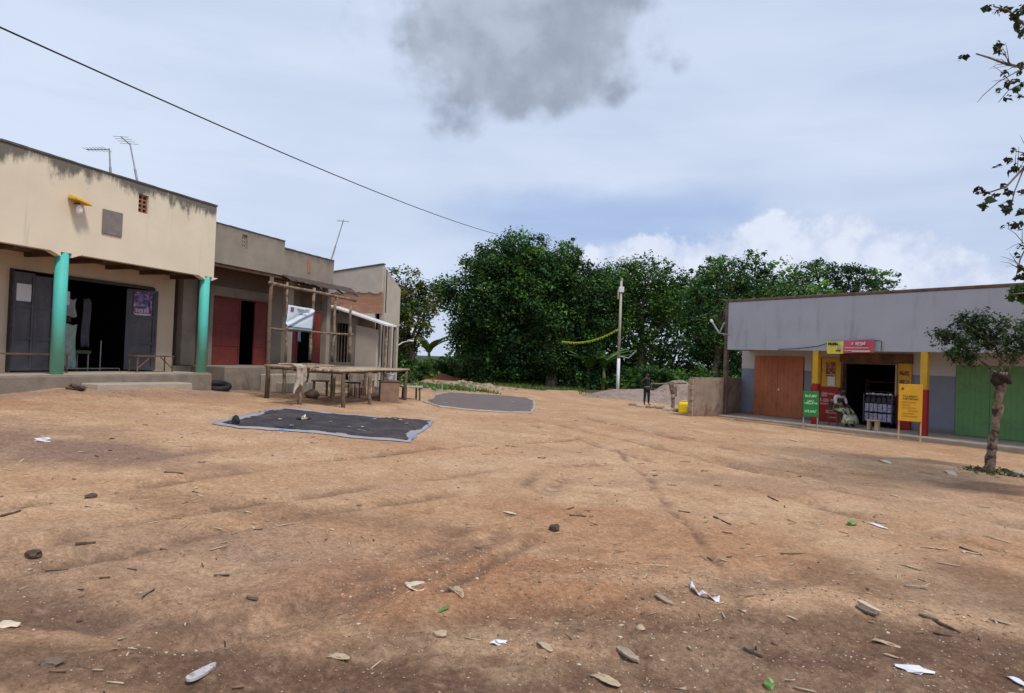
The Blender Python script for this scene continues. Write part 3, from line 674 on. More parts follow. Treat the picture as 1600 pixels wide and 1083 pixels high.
g = MB(); g.prism([(.153, .0, 2.86-ZH), (.153, .0, 5.06-ZH), (1.55, .0, 4.28-ZH), (1.55, .0, 2.72-ZH)], (0, .14, 0)); g.build('street_parapet', M4, b4)
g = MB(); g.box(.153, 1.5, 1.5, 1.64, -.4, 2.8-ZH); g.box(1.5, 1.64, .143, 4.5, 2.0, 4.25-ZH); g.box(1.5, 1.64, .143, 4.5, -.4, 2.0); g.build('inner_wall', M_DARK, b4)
g = MB(); g.prism([(-.03, -.03, 5.09-ZH), (-.03, -.03, 5.14-ZH), (-.03, 4.5, 4.56-ZH), (-.03, 4.5, 4.51-ZH)], (.22, 0, 0)); g.build('roof_edge', MATS['mouldy_cement'], b4)
g = MB(); g.hexa([(.16, .15, 4.7-ZH), (1.5, .15, 4.2-ZH), (1.5, 4.5, 4.1-ZH), (.16, 4.5, 4.4-ZH)], [(.16, .15, 4.73-ZH), (1.5, .15, 4.23-ZH), (1.5, 4.5, 4.13-ZH), (.16, 4.5, 4.43-ZH)]); g.build('roof_sheet', M_RUST, b4)
for xx in (.1, .55, 1.0, 1.45): MB().box(xx-.07, xx+.07, .0, .13, -.3, 2.857-ZH-.1*xx).build('column', M4, b4)
MB().tube([(.1, -.15, 4.9-ZH), (.1, -.15, 3.0)], .02, 6).build('drain_pipe', M_BLACK, b4)
MB().box(-.2, 1.7, -.12, 1.5, -.5, .12).build('veranda_floor', M_CEM_PALE, b4)
ar = empty('street_light_arm', Lw(14.72, .1, 2.05), RZL, 'small pale lamp arm sticking out beyond the far house columns', 'lamp')
MB().tube([(-.05, 0, -.1), (.2, -.1, .05), (.55, -.22, .12)], .03, 6).build('arm', M_METAL, ar); bx('head', M_WHITE, ar, .45, .8, -.3, -.16, .10, .17, bevel=.02)

# ------------------------------------------------------------------ pole stalls
def wob_pole(a, b, r0, r1, seed, bend=.03, seg=8, n=5):
    rnd = random.Random(seed); a, b = Vector(a), Vector(b); pts = []; rr_ = []
    for k in range(n):
        t = k/(n-1); p = a.lerp(b, t)
        if 0 < k < n-1: p += Vector([rnd.uniform(-bend, bend) for _ in range(3)])*(b-a).length*.5
        pts.append(p); rr_.append((r0*(1-t)+r1*t)*rnd.uniform(.85, 1.12))
    return MB().tube(pts, rr_, seg)
TOPZ = 1.18
def stall(name, legs_px, label, topz, outline, frame=None):
    P = [ground_at(*q) for q in legs_px]; org = P[0].copy()
    r = empty('market_stall', org, 0, label, 'stall', 'rough wooden pole stalls')
    for i, p in enumerate(P):
        q = p-org; wob_pole((q.x, q.y, -.15), (q.x+random.uniform(-.03, .03), q.y, topz-org.z-.05), .058, .048, 100+i+len(legs_px), .03).build('leg', M_POLE if i % 3 else M_POLE_D, r, smooth=True)
    return r, org
def deck(r, org, c0, c1, c2, c3, z, n, rad, across=3):
    """poles running c0->c1 laid side by side towards c3->c2"""
    c0, c1, c2, c3 = [Vector((c.x, c.y, z))-Vector(org) for c in (c0, c1, c2, c3)]
    for k in range(across):
        t = (k+.5)/across*.94+.03; wob_pole(c0.lerp(c1, t)+Vector((0, 0, -.055)), c3.lerp(c2, t)+Vector((0, 0, -.055)), .034, .03, 300+k, .012).build('cross_pole', M_POLE_D, r, smooth=True)
    for k in range(n):
        t = k/(n-1); e = random.uniform(-.10, .04); e2 = random.uniform(-.04, .12)
        a = c0.lerp(c3, t); b = c1.lerp(c2, t); d = (b-a).normalized()
        wob_pole(a+d*e+Vector((0, 0, random.uniform(-.006, .012))), b+d*e2, rad*random.uniform(.8, 1.15), rad*random.uniform(.7, 1), 400+k, .006, 6, 5).build('top_pole', M_STICK[k % 3], r, smooth=True)
M_STICK = [mat('pale_stick', (.40, .31, .22), .9, .3, 8, .4, 40), mat('grey_stick', (.28, .22, .17), .9, .3, 8, .4, 40), mat('brown_stick', (.20, .13, .09), .9, .3, 8, .4, 40)]
UL = Vector((math.cos(RZL), math.sin(RZL), 0)); NL = Vector((math.sin(RZL), -math.cos(RZL), 0))
s1, o1 = stall('market_stall', [(418, 622), (468, 632), (518, 621), (478, 612), (443, 616)], 'square pole stall with a tall upper frame carrying the white banner', TOPZ, None)
A_, B_, C_, D_ = ground_at(412, 622), ground_at(470, 634), ground_at(522, 621), ground_at(480, 611)
deck(s1, o1, A_, B_, C_, D_, TOPZ, 14, .036)
# upper frame in a vertical plane along the street through the first leg
def onframe(px, py):
    d = ray(px, py); t = (Vector(o1)-Vector(CAM)).dot(NL)/Vector(d).dot(NL); return Vector(CAM+d*t)-Vector(o1)
def fpole(a, b, r0, r1, sd, name='frame_pole', bend=.02, m=None): wob_pole(onframe(*a), onframe(*b), r0, r1, sd, bend, 8, 6).build(name, m or M_POLE, s1, smooth=True)
fpole((416, 624), (425, 433), .062, .05, 1, bend=.012, m=M_POLE_D); fpole((446, 566), (449, 441), .035, .03, 2); fpole((484, 563), (491, 450), .05, .04, 3)
fpole((519, 566), (527, 462), .05, .04, 4, bend=.05); fpole((545, 566), (548, 478), .055, .045, 5)
fpole((421, 442), (556, 470), .05, .042, 6, 'top_rail', .008); fpole((421, 513), (552, 523), .032, .028, 7, 'mid_rail', .012)
# banner
bn0, bn1, bn2, bn3 = [onframe(*q)+Vector(o1)+NL*.06 for q in ((448, 476.5), (487.5, 483), (484.5, 518), (443.5, 513.5))]
bw = (bn1-bn0).length; bh = (bn3-bn0).length
bo = empty('banner', bn3, math.atan2((bn2-bn3).y, (bn2-bn3).x), 'creased white printed banner with a small red crest tied to the stall frame', 'banner')
g = MB(); nx, nz = 22, 16; vs = []
for j in range(nz):
    for i in range(nx):
        s_, t = i/(nx-1), j/(nz-1); a = bn3.lerp(bn2, s_).lerp(bn0.lerp(bn1, s_), t)-bn3
        fold = abs((t-.12)-s_*.78); a += NL*(.05*math.exp(-(fold/.07)**2)-.03*math.exp(-((fold-.12)/.06)**2)+.015*math.sin(s_*9))
        vs.append(Matrix.Rotation(-bo.rotation_euler.z, 3, 'Z')@a)
g.add(vs, [(j*nx+i, j*nx+i+1, (j+1)*nx+i+1, (j+1)*nx+i) for j in range(nz-1) for i in range(nx-1)])
sh = g.build('sheet', mat('banner_vinyl', (.56, .64, .72), .5, .05, 3, .05), bo, smooth=True, fix=False); sm = sh.modifiers.new('t', 'SOLIDIFY'); sm.thickness = .006
def bq(name, m, s0, s1_, t0, t1, out=.012):
    nn = 6; g = MB(); vs = []
    for t in (t0, t1):
        for k in range(nn):
            s_ = s0+(s1_-s0)*k/(nn-1); a = bn3.lerp(bn2, s_).lerp(bn0.lerp(bn1, s_), t)-bn3
            fold = abs((t-.12)-s_*.78); a += NL*(.05*math.exp(-(fold/.07)**2)-.03*math.exp(-((fold-.12)/.06)**2)+.015*math.sin(s_*9)+out)
            vs.append(Matrix.Rotation(-bo.rotation_euler.z, 3, 'Z')@a)
    g.add(vs, [(k, k+1, nn+k+1, nn+k) for k in range(nn-1)])
    o = g.build(name, m, bo, fix=False); sm = o.modifiers.new('t', 'SOLIDIFY'); sm.thickness = .003; return o
bq('crest', mat('crest_red', (.30, .05, .05), .6, .5, 25, 0, col2=(.12, .12, .2), c2scale=16), .08, .19, .74, .93)
bq('green_rule', mat('banner_green', (.06, .22, .21), .6, .1, 5, 0), .06, .98, .075, .125)
mt_ = mat('banner_print', (.26, .31, .37), .6, .3, 15, 0)
for s0, s1_, t0, t1 in ((.34, .62, .86, .90), (.66, .84, .86, .90), (.40, .80, .79, .82), (.46, .68, .66, .71)): bq('print_line', mt_, s0, s1_, t0, t1)
bo.children  # keep

s2, o2 = stall('market_stall', [(536, 637), (577, 632), (600, 627), (632, 625), (520, 622), (548, 618), (569, 613)], 'long low pole stall nearest the second tarpaulin', TOPZ-.05, None)
c0 = ground_at(530, 637)-UL*.1; c1 = ground_at(634, 625)+UL*.1; deck(s2, o2, c0, c1, c1-NL*1.25, c0-NL*1.25, TOPZ-.05, 15, .036, 5)
# white cloth draped over stall corner
g = MB(); nx, ny = 16, 22; vs = []; pe = (ground_at(466, 633)); pe.z = TOPZ+.04
dirx = (ground_at(478, 628)-ground_at(455, 630)); dirx.z = 0; dirx.normalize(); diry = Vector((-dirx.y, dirx.x, 0))
for j in range(ny):
    for i in range(nx):
        s_ = i/(nx-1)-.5; t = j/(ny-1); wdt = .42+.2*t
        if t < .35: q = pe+dirx*(s_*wdt-.05)+diry*(.45-.45*t/.35)+Vector((0, 0, .03+.02*math.sin(s_*14+t*9)))
        else: u_ = (t-.35)/.65; q = pe+dirx*(s_*wdt-.05+.05*math.sin(u_*4))-diry*(.05+.04*math.sin(s_*20)*(.4+u_))+Vector((0, 0, .02-u_*(.45+.35*max(0, -s_)+.08*math.sin(s_*11))))
        vs.append(q-pe)
g.add(vs, [(j*nx+i, j*nx+i+1, (j+1)*nx+i+1, (j+1)*nx+i) for j in range(ny-1) for i in range(nx-1)])
ob = g.build('draped_cloth', mat('offwhite_cloth', (.42, .36, .30), .95, .25, 7, .3, col2=(.24, .19, .15), c2scale=5), None, smooth=True, fix=False, loc=pe); sm = ob.modifiers.new('t', 'SOLIDIFY'); sm.thickness = .01; tag(ob, 'crumpled off-white cloth draped over the stall corner', 'cloth')

# ------------------------------------------------------------------ odds and ends by the stalls
def solid_block(name, px, w, d, h, m, label, cat, rz=0.0, bevel=.02):
    p = ground_at(*px); o = MB().box(-w/2, w/2, -d/2, d/2, -.03, h).build(name, m, None, bevel=bevel, loc=p, rot=(0, 0, rz)); return tag(o, label, cat)
def stool(px, w, h, label, mt, ml, rz=0.0, group=None, slab=.05):
    p = ground_at(*px); r = empty('stool', p, rz, label, 'stool', group); bx('seat', mt, r, -w/2, w/2, -w*.35, w*.35, h-slab, h, bevel=.012)
    for sx in (-1, 1): 
        for sy in (-1, 1): MB().tube([(sx*w*.38, sy*w*.26, -.05), (sx*w*.36, sy*w*.24, h-slab-.002)], .03, 6).build('leg', ml, r)
    return r
M_CLAY = mat('dusty_board', (.24, .15, .11), .95, .2, 5, .3)
r = empty('storage_bin', ground_at(607, 627), .3, 'reddish board bin standing under the far end of the long stall', 'box')
bx('bin_body', M_CLAY, r, -.27, .27, -.22, .22, -.04, .56, bevel=.02); bx('bin_lid', M_POLE_D, r, -.29, .29, -.24, .24, .563, .60, bevel=.01)
ba = MB(); pb = ground_at(605, 626); ba.tube([(0, 0, 0), (0, 0, .02), (0, 0, .16), (0, 0, .17)], [.11, .13, .17, .175], 18); ba.tube([(0, 0, .165), (0, 0, .19)], [.185, .185], 18)
t = ba.build('washing_basin', M_WHITE, None, smooth=False, loc=pb+Vector((0, 0, .605))); tag(t, 'white plastic basin standing on the reddish bin', 'basin')
ba = MB(); ba.tube([(0, 0, 0), (0, 0, .30)], [.13, .16], 18); ba.tube([(0, 0, .27), (0, 0, .30)], [.172, .172], 18); pb = ground_at(592, 619); t = ba.build('bucket', M_WHITE, None, loc=pb+Vector((0, 0, .0))); tag(t, 'white plastic bucket on the ground behind the long stall legs', 'bucket')
stool((642, 624), .62, .42, 'pale topped wooden bench stool right of the long stall', M_STICK[0], M_POLE_D, .5)
# dark bag / chair under the stall
def chair(p, rz, label, m, H=.42, back=.42):
    r = empty('chair', p, rz, label, 'chair'); bx('seat', m, r, -.2, .2, -.2, .2, H, H+.035, bevel=.01)
    for sx in (-1, 1):
        MB().tube([(sx*.18, -.18, 0), (sx*.18, -.17, H)], .018, 6).build('leg', m, r); MB().tube([(sx*.18, .18, 0), (sx*.18, .19, H)], .018, 6).build('leg', m, r)
    MB().hexa([(-.2, .18, H+.1), (.2, .18, H+.1), (.2, .21, H+.1), (-.2, .21, H+.1)], [(-.19, .24, H+back), (.19, .24, H+back), (.19, .27, H+back), (-.19, .27, H+back)]).build('backrest', m, r, bevel=.01)
    return r
chair(ground_at(549, 621), 2.2, 'dark plastic chair tucked under the long stall', M_BLACK)
stool((500, 618), .5, .45, 'low dark stool under the square stall before the steps', M_POLE_D, M_POLE_D, .2)
bk = empty('brick_stack', ground_at(560, 617), .4, 'small stack of red bricks on the ground under the long stall', 'bricks')
for i in range(9): bx('brick', M_CLAY, bk, -.24+(i % 3)*.16, -.10+(i % 3)*.16, -.12+.01*(i//3), .12, (i//3)*.085, (i//3)*.085+.08, bevel=.006)
crate_p = ground_at(530, 615); cr = empty('wooden_crate', crate_p, .7, 'slatted pale wooden crate in the shade between the two stalls', 'crate')
for k in range(4): bx('slat', M_STICK[k % 3], cr, -.26, .26, -.19, -.17, .03+k*.09, .10+k*.09); bx('slat', M_STICK[k % 3], cr, -.26, .26, .17, .19, .03+k*.09, .10+k*.09); bx('slat', M_STICK[k % 3], cr, .262, .28, -.19, .19, .03+k*.09, .10+k*.09)
for sx in (-1, 1): bx('corner_post', M_POLE_D, cr, sx*.24-.02, sx*.24+.02, -.168, -.13, 0, .38)
for i, (q, r_, lab) in enumerate((((488, 622), .17, 'grey sack slumped under the square stall'), ((586, 622), .13, 'small brown sack beside the reddish bin'))): o = MB().lump((0, 0, r_*.6), (r_*1.2, r_, r_*.8), 90+i, 3, .12).build('sack', M_CLAY if i else M_POLE_D, None, smooth=True, loc=ground_at(*q)); tag(o, lab, 'sack')
stool((575, 612), .45, .42, 'small pale stool behind the long stall legs', M_STICK[1], M_POLE_D, .2)
# ================================================================== RIGHT SHOP BLOCK
PR = at(1440.5, 682, 20.5); PR = Vector((PR.x, PR.y, 0)); RZR = math.radians(-54.7); ZR = -.45
def Rw(x, y, z=0.0): return Vector((PR.x+math.cos(RZR)*x-math.sin(RZR)*y, PR.y+math.sin(RZR)*x+math.cos(RZR)*y, z))
M_GREY = mat('grey_paint', (.375, .40, .45), .8, .05, 1.2, .08, 50, extra=lambda T, P, c: T.mix(T.rng(T.noise(T.scl(P, 2.5, 2.5, .5), 1, 5, .6), .5, .75, 0, .38), c, (.18, .18, .20)))
def two_tone(T, P, c):
    s = sepz(T, P); k = T.rng(T.math('ADD', s[2], T.math('MULTIPLY', T.noise(P, 6, 3), .02)), 1.545, 1.555); c = T.mix(k, c, (.46, .44, .43))
    return T.mix(T.rng(T.math('ADD', s[2], T.math('MULTIPLY', T.noise(P, 3, 4), .4)), .15, -.1, 0, .6), c, (.14, .10, .08))
M_TT = mat_z(mat('grey_white_wall', (.20, .215, .27), .85, .06, 1.5, .1, 50, extra=two_tone), ZR)
M_TRIM = mat('brown_trim', (.15, .095, .075), .85, .2, 5, .2, 40, col2=(.09, .06, .05), c2scale=3)
def ribbed(name, col):
    return mat(name, col, .55, .10, 1.2, .05, 40, extra=lambda T, P, c: T.mix(T.rng(T.noise(P, 2.5, 5, .65), .46, .7, 0, .55), c, tuple(q*.5+.02 for q in col)))
M_ORANGE = ribbed('orange_steel', (.44, .15, .068)); M_GREEN = ribbed('green_steel', (.125, .275, .105))
M_YEL = mat('yellow_paint', (.56, .33, .03), .6, .1, 4, .05, extra=lambda T, P, c: T.mix(T.rng(T.noise(P, 9, 5, .7), .52, .7, 0, .4), c, (.35, .19, .03)))
M_RED = mat('crimson_paint', (.30, .022, .022), .6, .12, 4, .05, extra=lambda T, P, c: T.mix(T.rng(T.noise(P, 9, 5, .7), .55, .7, 0, .4), c, (.17, .02, .02)))
rb = empty('shop_building', Rw(0, 0, ZR), RZR, 'long grey painted shop block with orange and green steel doors and yellow red columns', 'building')
def BR(name, m, x0, x1, y0, y1, z0, z1, bevel=.008, parent=None): return MB().box(x0, x1, y0, y1, z0-ZR, z1-ZR).build(name, m, parent or rb, bevel=bevel)
XR = 8.2
BR('fascia', M_GREY, -7.16, XR, 0, .16, 2.25, 4.10); BR('coping', M_TRIM, -7.3, XR, -.03, .20, 4.103, 4.20, bevel=.02); BR('corner_trim', M_TRIM, -7.3, -7.163, -.015, .18, 2.25, 4.10)
BR('end_parapet', M_GREY, -7.29, -7.163, .183, 6.2, 2.25, 4.05); BR('soffit', mat('soffit_board', (.22, .20, .19), .9, .12, 2, .1), -7.16, XR, .163, 1.6, 2.30, 2.34)
BR('roof_sheet', M_RUST, -7.1, XR, .2, 6.2, 3.3, 3.34)
BR('plinth', M_CEM_PALE, -7.7, XR, -.42, 6.2, -1.1, -.30, bevel=.03)
BR('corner_post', M_TRIM, -7.31, -7.17, -.01, .15, -.297, 2.247)
for cx_ in (-3.5, 0.0, 3.6):
    BR('column', M_YEL, cx_-.10, cx_+.10, .0, .18, 1.105, 2.247, bevel=.012); BR('column_base', M_RED, cx_-.105, cx_+.105, -.005, .185, -.297, 1.10, bevel=.012)
g = MB()
for a in ((-7.62, -7.02, -.30, 2.297), (-7.02, -4.86, 2.06, 2.297), (-4.86, -3.36, -.30, 2.297), (-3.36, -1.47, 1.85, 2.297), (-1.47, .26, -.30, 2.297), (.26, 3.1, 1.9, 2.297), (3.1, XR, -.30, 2.297)): g.box(a[0], a[1], 1.6, 1.78, a[2]-ZR, a[3]-ZR)
g.build('front_wall', M_TT, rb)
BR('side_wall', M_TT, -7.62, -7.44, 1.783, 6.2, -.297, 2.3); BR('rear_wall', M_TT, -7.44, XR, 6.02, 6.2, -.297, 2.3)
for a in (-3.6, -1.25): BR('shop_shade_sheet', M_DARK, a-.02, a, 1.79, 6.0, -.295, 2.3)
BR('shop_shade_sheet', M_DARK, -3.59, -1.28, 5.0, 5.02, -.295, 2.3); BR('ceiling_shade_sheet', M_DARK, -3.59, -1.28, 1.79, 4.99, 2.26, 2.28); BR('shop_floor', M_DARK, -3.59, -1.28, 1.79, 4.99, -.297, -.29)  # walls, ceiling and floor of the open shop blacked out as painted shade
def steel_door(x0, x1, z0, z1, m, n, hd=True):
    g = MB(); w = (x1-x0)/n
    for k in range(n): g.box(x0+k*w+.006, x0+(k+1)*w-.006, 1.56, 1.597, z0-ZR, z1-ZR)
    for k in range(n*6):
        xx = x0+(k+.5)*(x1-x0)/(n*6); g.box(xx-.010, xx+.010, 1.554, 1.559, z0+.04-ZR, z1-.04-ZR)
    o = g.build('steel_door', m, rb)
    if hd: MB().box((x0+x1)/2+.03, (x0+x1)/2+.10, 1.52, 1.547, z0+1.0-ZR, z0+1.08-ZR).build('handle', M_WHITE, o)
    return o
steel_door(-7.0, -4.88, -.28, 2.05, M_ORANGE, 2); steel_door(.28, 3.08, -.28, 1.89, M_GREEN, 3, False)
# advert panels beside the open shop
pan = BR('advert_panel', M_YEL, -4.55, -3.42, 1.555, 1.597, .98, 2.05); low = BR('advert_base', M_RED, -4.55, -3.42, 1.55, 1.597, -.28, .975)
M_ADB = mat('advert_brown', (.16, .06, .025), .7, .5, 12, 0, col2=(.4, .24, .16), c2scale=9); M_PINK = mat('faded_pink_letters', (.50, .25, .22), .8, .25, 14, 0)
def patch(name, m, par, x0, x1, z0, z1, y=1.54, t=.008): return MB().box(x0, x1, y, y+t, z0-ZR, z1-ZR).build(name, m, par)
patch('advert_picture', M_ADB, pan, -3.98, -3.62, 1.45, 1.88); patch('advert_picture_frame', M_RED, pan, -4.18, -4.15, .99, 2.04); patch('advert_caption', M_ADB, pan, -3.98, -3.58, 1.36, 1.41)
for z in (1.02, 1.25, 1.5, 1.75): patch('advert_blot', M_ADB, pan, -4.50, -4.26, z, z+.09)
nt = MB().box(-.14, .14, -.01, 0, 0, .34).build('paper_notice', M_WHITE, None, loc=Rw(-3.76, 1.535, 1.02), rot=(0, 0, RZR)); tag(nt, 'white paper notice pasted on the yellow panel left of the open shop', 'notice')
for (x0, x1, z0, z1) in ((-4.5, -4.32, .66, .80), (-4.28, -4.18, .60, .84), (-4.12, -3.9, .62, .78), (-3.86, -3.6, .70, .76), (-4.5, -4.12, .44, .56), (-4.06, -3.84, .43, .55), (-3.78, -3.5, .46, .54), (-4.5, -3.6, .33, .39), (-3.95, -3.55, .02, .14), (-3.85, -3.5, -.14, -.10)): patch('painted_lettering', M_PINK, low, x0, x1, z0, z1, 1.538)
BR('advert_panel', M_YEL, -1.44, -1.02, 1.50, 1.597, .86, 1.95); p2 = BR('advert_base', M_RED, -1.44, -1.02, 1.495, 1.597, -.28, .855)
for z in (.95, 1.2, 1.5): patch('advert_blot', M_ADB, rb, -1.38, -1.08, z, z+.15, 1.488)
BR('lintel', M_RUST, -3.45, -1.0, 1.50, 1.597, 1.893, 2.20); BR('door_jamb', M_TRIM, -3.417, -3.335, 1.52, 1.80, -.29, 1.84); BR('door_head', M_TRIM, -3.36, -1.5, 1.53, 1.597, 1.845, 1.89)
BR('opening_post', mat('pale_post', (.42, .31, .22), .8, .15, 6, .1), -1.50, -1.455, 1.44, 1.54, .80, 1.88)
# grille & display rack inside the opening
rk = empty('display_rack', Rw(-1.98, 1.30, -.29), RZR, 'dark wire display rack with rows of pale packets in the shop opening', 'rack')
M_WIRE = mat('rack_wire', (.10, .09, .14), .5, .2, 5, 0, metal=.3)
g = MB()
for xx in (-.47, .47):
    for yy in (0, .3): g.box(xx-.015, xx+.015, yy-.015, yy+.015, 0.15, 1.12)
for z in (.20, .52, .84, 1.10): g.box(-.47, .47, -.01, .31, z-.012, z)
g.build('frame', M_WIRE, rk)
M_PK = mat('packet_print', (.42, .41, .50), .6, .3, 22, 0, col2=(.12, .10, .30), c2=(.52, .58), c2scale=18)
for j, z in enumerate((.205, .525)):
    for k in range(6): bx('packet', M_PK, rk, -.44+k*.15, -.32+k*.15, .02+.01*(k % 2), .12, z, z+(.26 if j == 0 else .27), bevel=.008)
for k in range(9): bx('packet', M_PK if k % 2 else M_WHITE, rk, -.42+k*.095, -.35+k*.095, .05, .14, 1.102, 1.14+.01*(k % 3))
for k in range(5): bx('packet', M_IRON, rk, -.42+k*.18, -.28+k*.18, .03, .14, .845, 1.0, bevel=.008)
rk2 = empty('shelf_unit', Rw(-2.75, 3.1, -.29), RZR, 'dim shelf unit with faint goods deeper inside the open shop', 'shelf')
g = MB()
for z in (0.1, .45, .8, 1.15, 1.5): g.box(-.55, .55, 0, .3, z, z+.025)
g.box(-.57, -.553, 0, .3, 0, 1.6); g.box(.553, .57, 0, .3, 0, 1.6); g.build('frame', M_POLE_D, rk2)
for j in range(3):
    for k in range(6): bx('tin', mat('dim_tin', (.10, .09, .10), .6, .5, 9, 0), rk2, -.5+k*.17, -.38+k*.17, .04, .16, .13+j*.35, .30+j*.35+.03*(k % 3))
# small pale stool by the step
st_ = empty('step_stool', Rw(-1.45, -.02, -.297), RZR, 'small pale wooden stool on the veranda edge below the display rack', 'stool')
M_PSTOOL = mat('pale_wood', (.40, .31, .22), .9, .2, 6, .2)
bx('seat', M_PSTOOL, st_, -.17, .17, -.12, .12, .30, .34, bevel=.01)
for sx in (-1, 1): bx('side_board', M_PSTOOL, st_, sx*.12-.045, sx*.12+.045, -.09, .09, 0, .297, bevel=.008)

# banner over the shop
def sign_text(par, s, size, x, z, m, y, sx=1.0, bold=0.0, name='lettering', align='CENTER'): return text(name, s, size, m, par, (x, y, z), (math.pi/2, 0, 0), sx=sx, bold=bold, align=align)
bn = empty('hanging_banner', Rw(-2.06, -.10, 2.15), RZR, 'yellow and pink hanging banner over the open shop doorway', 'banner')
def bow(x0, x1, z0, z1, m, name, y0=0.0):
    g = MB(); n = 10; vs = []
    for t in (0, .5, 1):
        for k in range(n+1):
            s_ = k/n; x = x0+(x1-x0)*s_; vs.append((x, y0+.015*math.sin(x*5+t*2), z0+(z1-z0)*t+.02*math.sin(x*2.2)))
    g.add(vs, [(j*(n+1)+k, j*(n+1)+k+1, (j+1)*(n+1)+k+1, (j+1)*(n+1)+k) for j in range(2) for k in range(n)])
    o = g.build(name, m, bn, fix=False); sm = o.modifiers.new('t', 'SOLIDIFY'); sm.thickness = .008; return o
M_BY = mat('banner_yellow', (.66, .62, .10), .5, .08, 4, 0); M_BP = mat('banner_pink', (.50, .085, .13), .5, .15, 4, 0); M_BLK = mat('black_ink', (.03, .028, .02), .7, .1, 5, 0); M_WINK = mat('white_ink', (.72, .62, .62), .7, .08, 5, 0)
bow(-.98, -.40, 0.02, .44, M_BY, 'yellow_sheet'); bow(-.397, .60, .04, .46, M_BP, 'pink_sheet')
sign_text(bn, 'MoMo', .13, -.74, .33, M_BLK, -.045, bold=.006); MB().box(-.62, -.44, -.04, -.035, .16, .30).build('pale_panel', mat('cream_ink', (.68, .62, .45), .7, .05, 5, 0), bn)
for z in (.27, .22, .18): MB().box(-.60, -.46, -.046, -.042, z, z+.012).build('small_print', M_BLK, bn)
MB().box(-.64, -.48, -.046, -.042, .085, .125).build('code_bar', M_BLK, bn)
sign_text(bn, 'airtel', .16, .18, .36, M_WINK, -.045, bold=.004); MB().tube([(-.11, -.045, .30), (-.07, -.045, .33), (-.06, -.045, .38), (-.10, -.045, .38), (-.10, -.045, .34)], .012, 6).build('swirl_mark', M_WINK, bn)
sign_text(bn, 'money', .06, .16, .285, M_WINK, -.045)
for (x0, x1, z) in ((-.33, .44, .195), (-.33, .5, .105), (-.1, .5, .075)): MB().box(x0, x1, -.046, -.042, z, z+.022).build('small_print', M_WINK, bn)
cb = MB(); pts = [Rw(-4.9, -.06, 2.28), Rw(-4.2, -.05, 2.31), Rw(-3.4, -.05, 2.40), Rw(-3.0, -.05, 2.52), Rw(-1.4, -.05, 2.60), Rw(-1.25, -.05, 2.58), Rw(-1.25, -.05, 2.26)]
cb.tube([p-pts[0] for p in pts], .012, 6); t = cb.build('black_cable', M_BLACK, None, loc=pts[0]); tag(t, 'thin black cable running along the grey fascia behind the banner', 'cable')

# free standing boards
def board(px_l, px_r, z0, z1, m, label, legs, extra, tilt=.06, name='sign_board', w=None):
    a, b = ground_at(*px_l), ground_at(*px_r); c = (a+b)/2; wd = (b-a).length if not w else w; rz = math.atan2((b-a).y, (b-a).x)
    r = empty(name, c, rz, label, 'sign'); h = z1-z0
    pl = MB().box(-wd/2, wd/2, -.02, .02, z0, z1).build('panel', m, r, bevel=.006)
    for sx in (-1, 1): bx('leg', legs, r, sx*(wd/2-.025)-.02, sx*(wd/2-.025)+.02, .0205, .05, -.1, z1-.02)
    r.rotation_euler = (-tilt, 0, rz); extra(r, wd, z0, z1); return r
M_GB = mat('green_board', (.018, .15, .035), .5, .12, 5, 0); M_GT = mat('pale_green_ink', (.42, .68, .42), .7, .1, 8, 0)
def worn_line(r, x0, x1, z, h, m, seed):
    # worn lettering nobody can read any more: broken strokes of one line
    rnd = random.Random(seed); g = MB(); x = x0
    while x < x1-.01:
        w = rnd.uniform(.028, .05); y = -.0245
        g.box(x, x+.012, y-.002, y, z, z+h*rnd.uniform(.85, 1)); q = rnd.choice((0, .42, .84)); g.box(x+.0125, min(x+w, x1), y-.002, y, z+h*q, z+h*q+h*.16)
        if rnd.random() < .6: g.box(x+w-.010, x+w, y-.0045, y-.0025, z, z+h*rnd.uniform(.5, 1))
        x += w+.006
    return g.build('worn_lettering', m, r)
def gx(r, w, z0, z1):
    h = z1-z0
    worn_line(r, -.19, .19, z1-.23*h, .085, M_GT, 1); worn_line(r, -.11, .10, z0+.585*h, .06, M_GT, 2); worn_line(r, -.20, .19, z0+.49*h, .07, M_GT, 3); worn_line(r, -.20, .18, z0+.17*h, .085, M_GT, 4)
board((1255, 669), (1278, 671), .40, 1.25, M_GB, 'green sign board with three white lines by the left yellow column', M_METAL, gx, w=.50)
M_OB = mat('amber_board', (.62, .33, .02), .55, .07, 5, 0); M_OI = mat('brown_ink', (.13, .07, .02), .7, .2, 9, 0); M_OI2 = mat('faint_brown_ink', (.40, .20, .02), .7, .2, 9, 0)
def ox(r, w, z0, z1):
    h = z1-z0
    MB().tube([(-.2, -.028, z1-.13*h), (-.2, -.022, z1-.13*h)], .035, 12).build('round_mark', M_OI, r)
    worn_line(r, -.18, .17, z1-.35*h, .055, M_OI, 5); worn_line(r, -.19, .18, z1-.42*h, .05, M_OI, 6)
    for k, (a, b_) in enumerate(((-.22, .16), (-.2, 0), (-.2, .14), (-.05, .2), (-.2, .1), (-.2, .2))): MB().box(a*w/.62, b_*w/.62, -.025, -.022, z0+(.50-.075*k)*h, z0+(.515-.075*k)*h+.008).build('small_print', M_OI2, r)
board((1405, 690), (1436, 694), .62, 1.70, M_OB, 'amber notice board on thin pale legs before the right yellow column', mat('pale_leg', (.46, .33, .22), .8, .1, 6, .1), ox, w=.60)

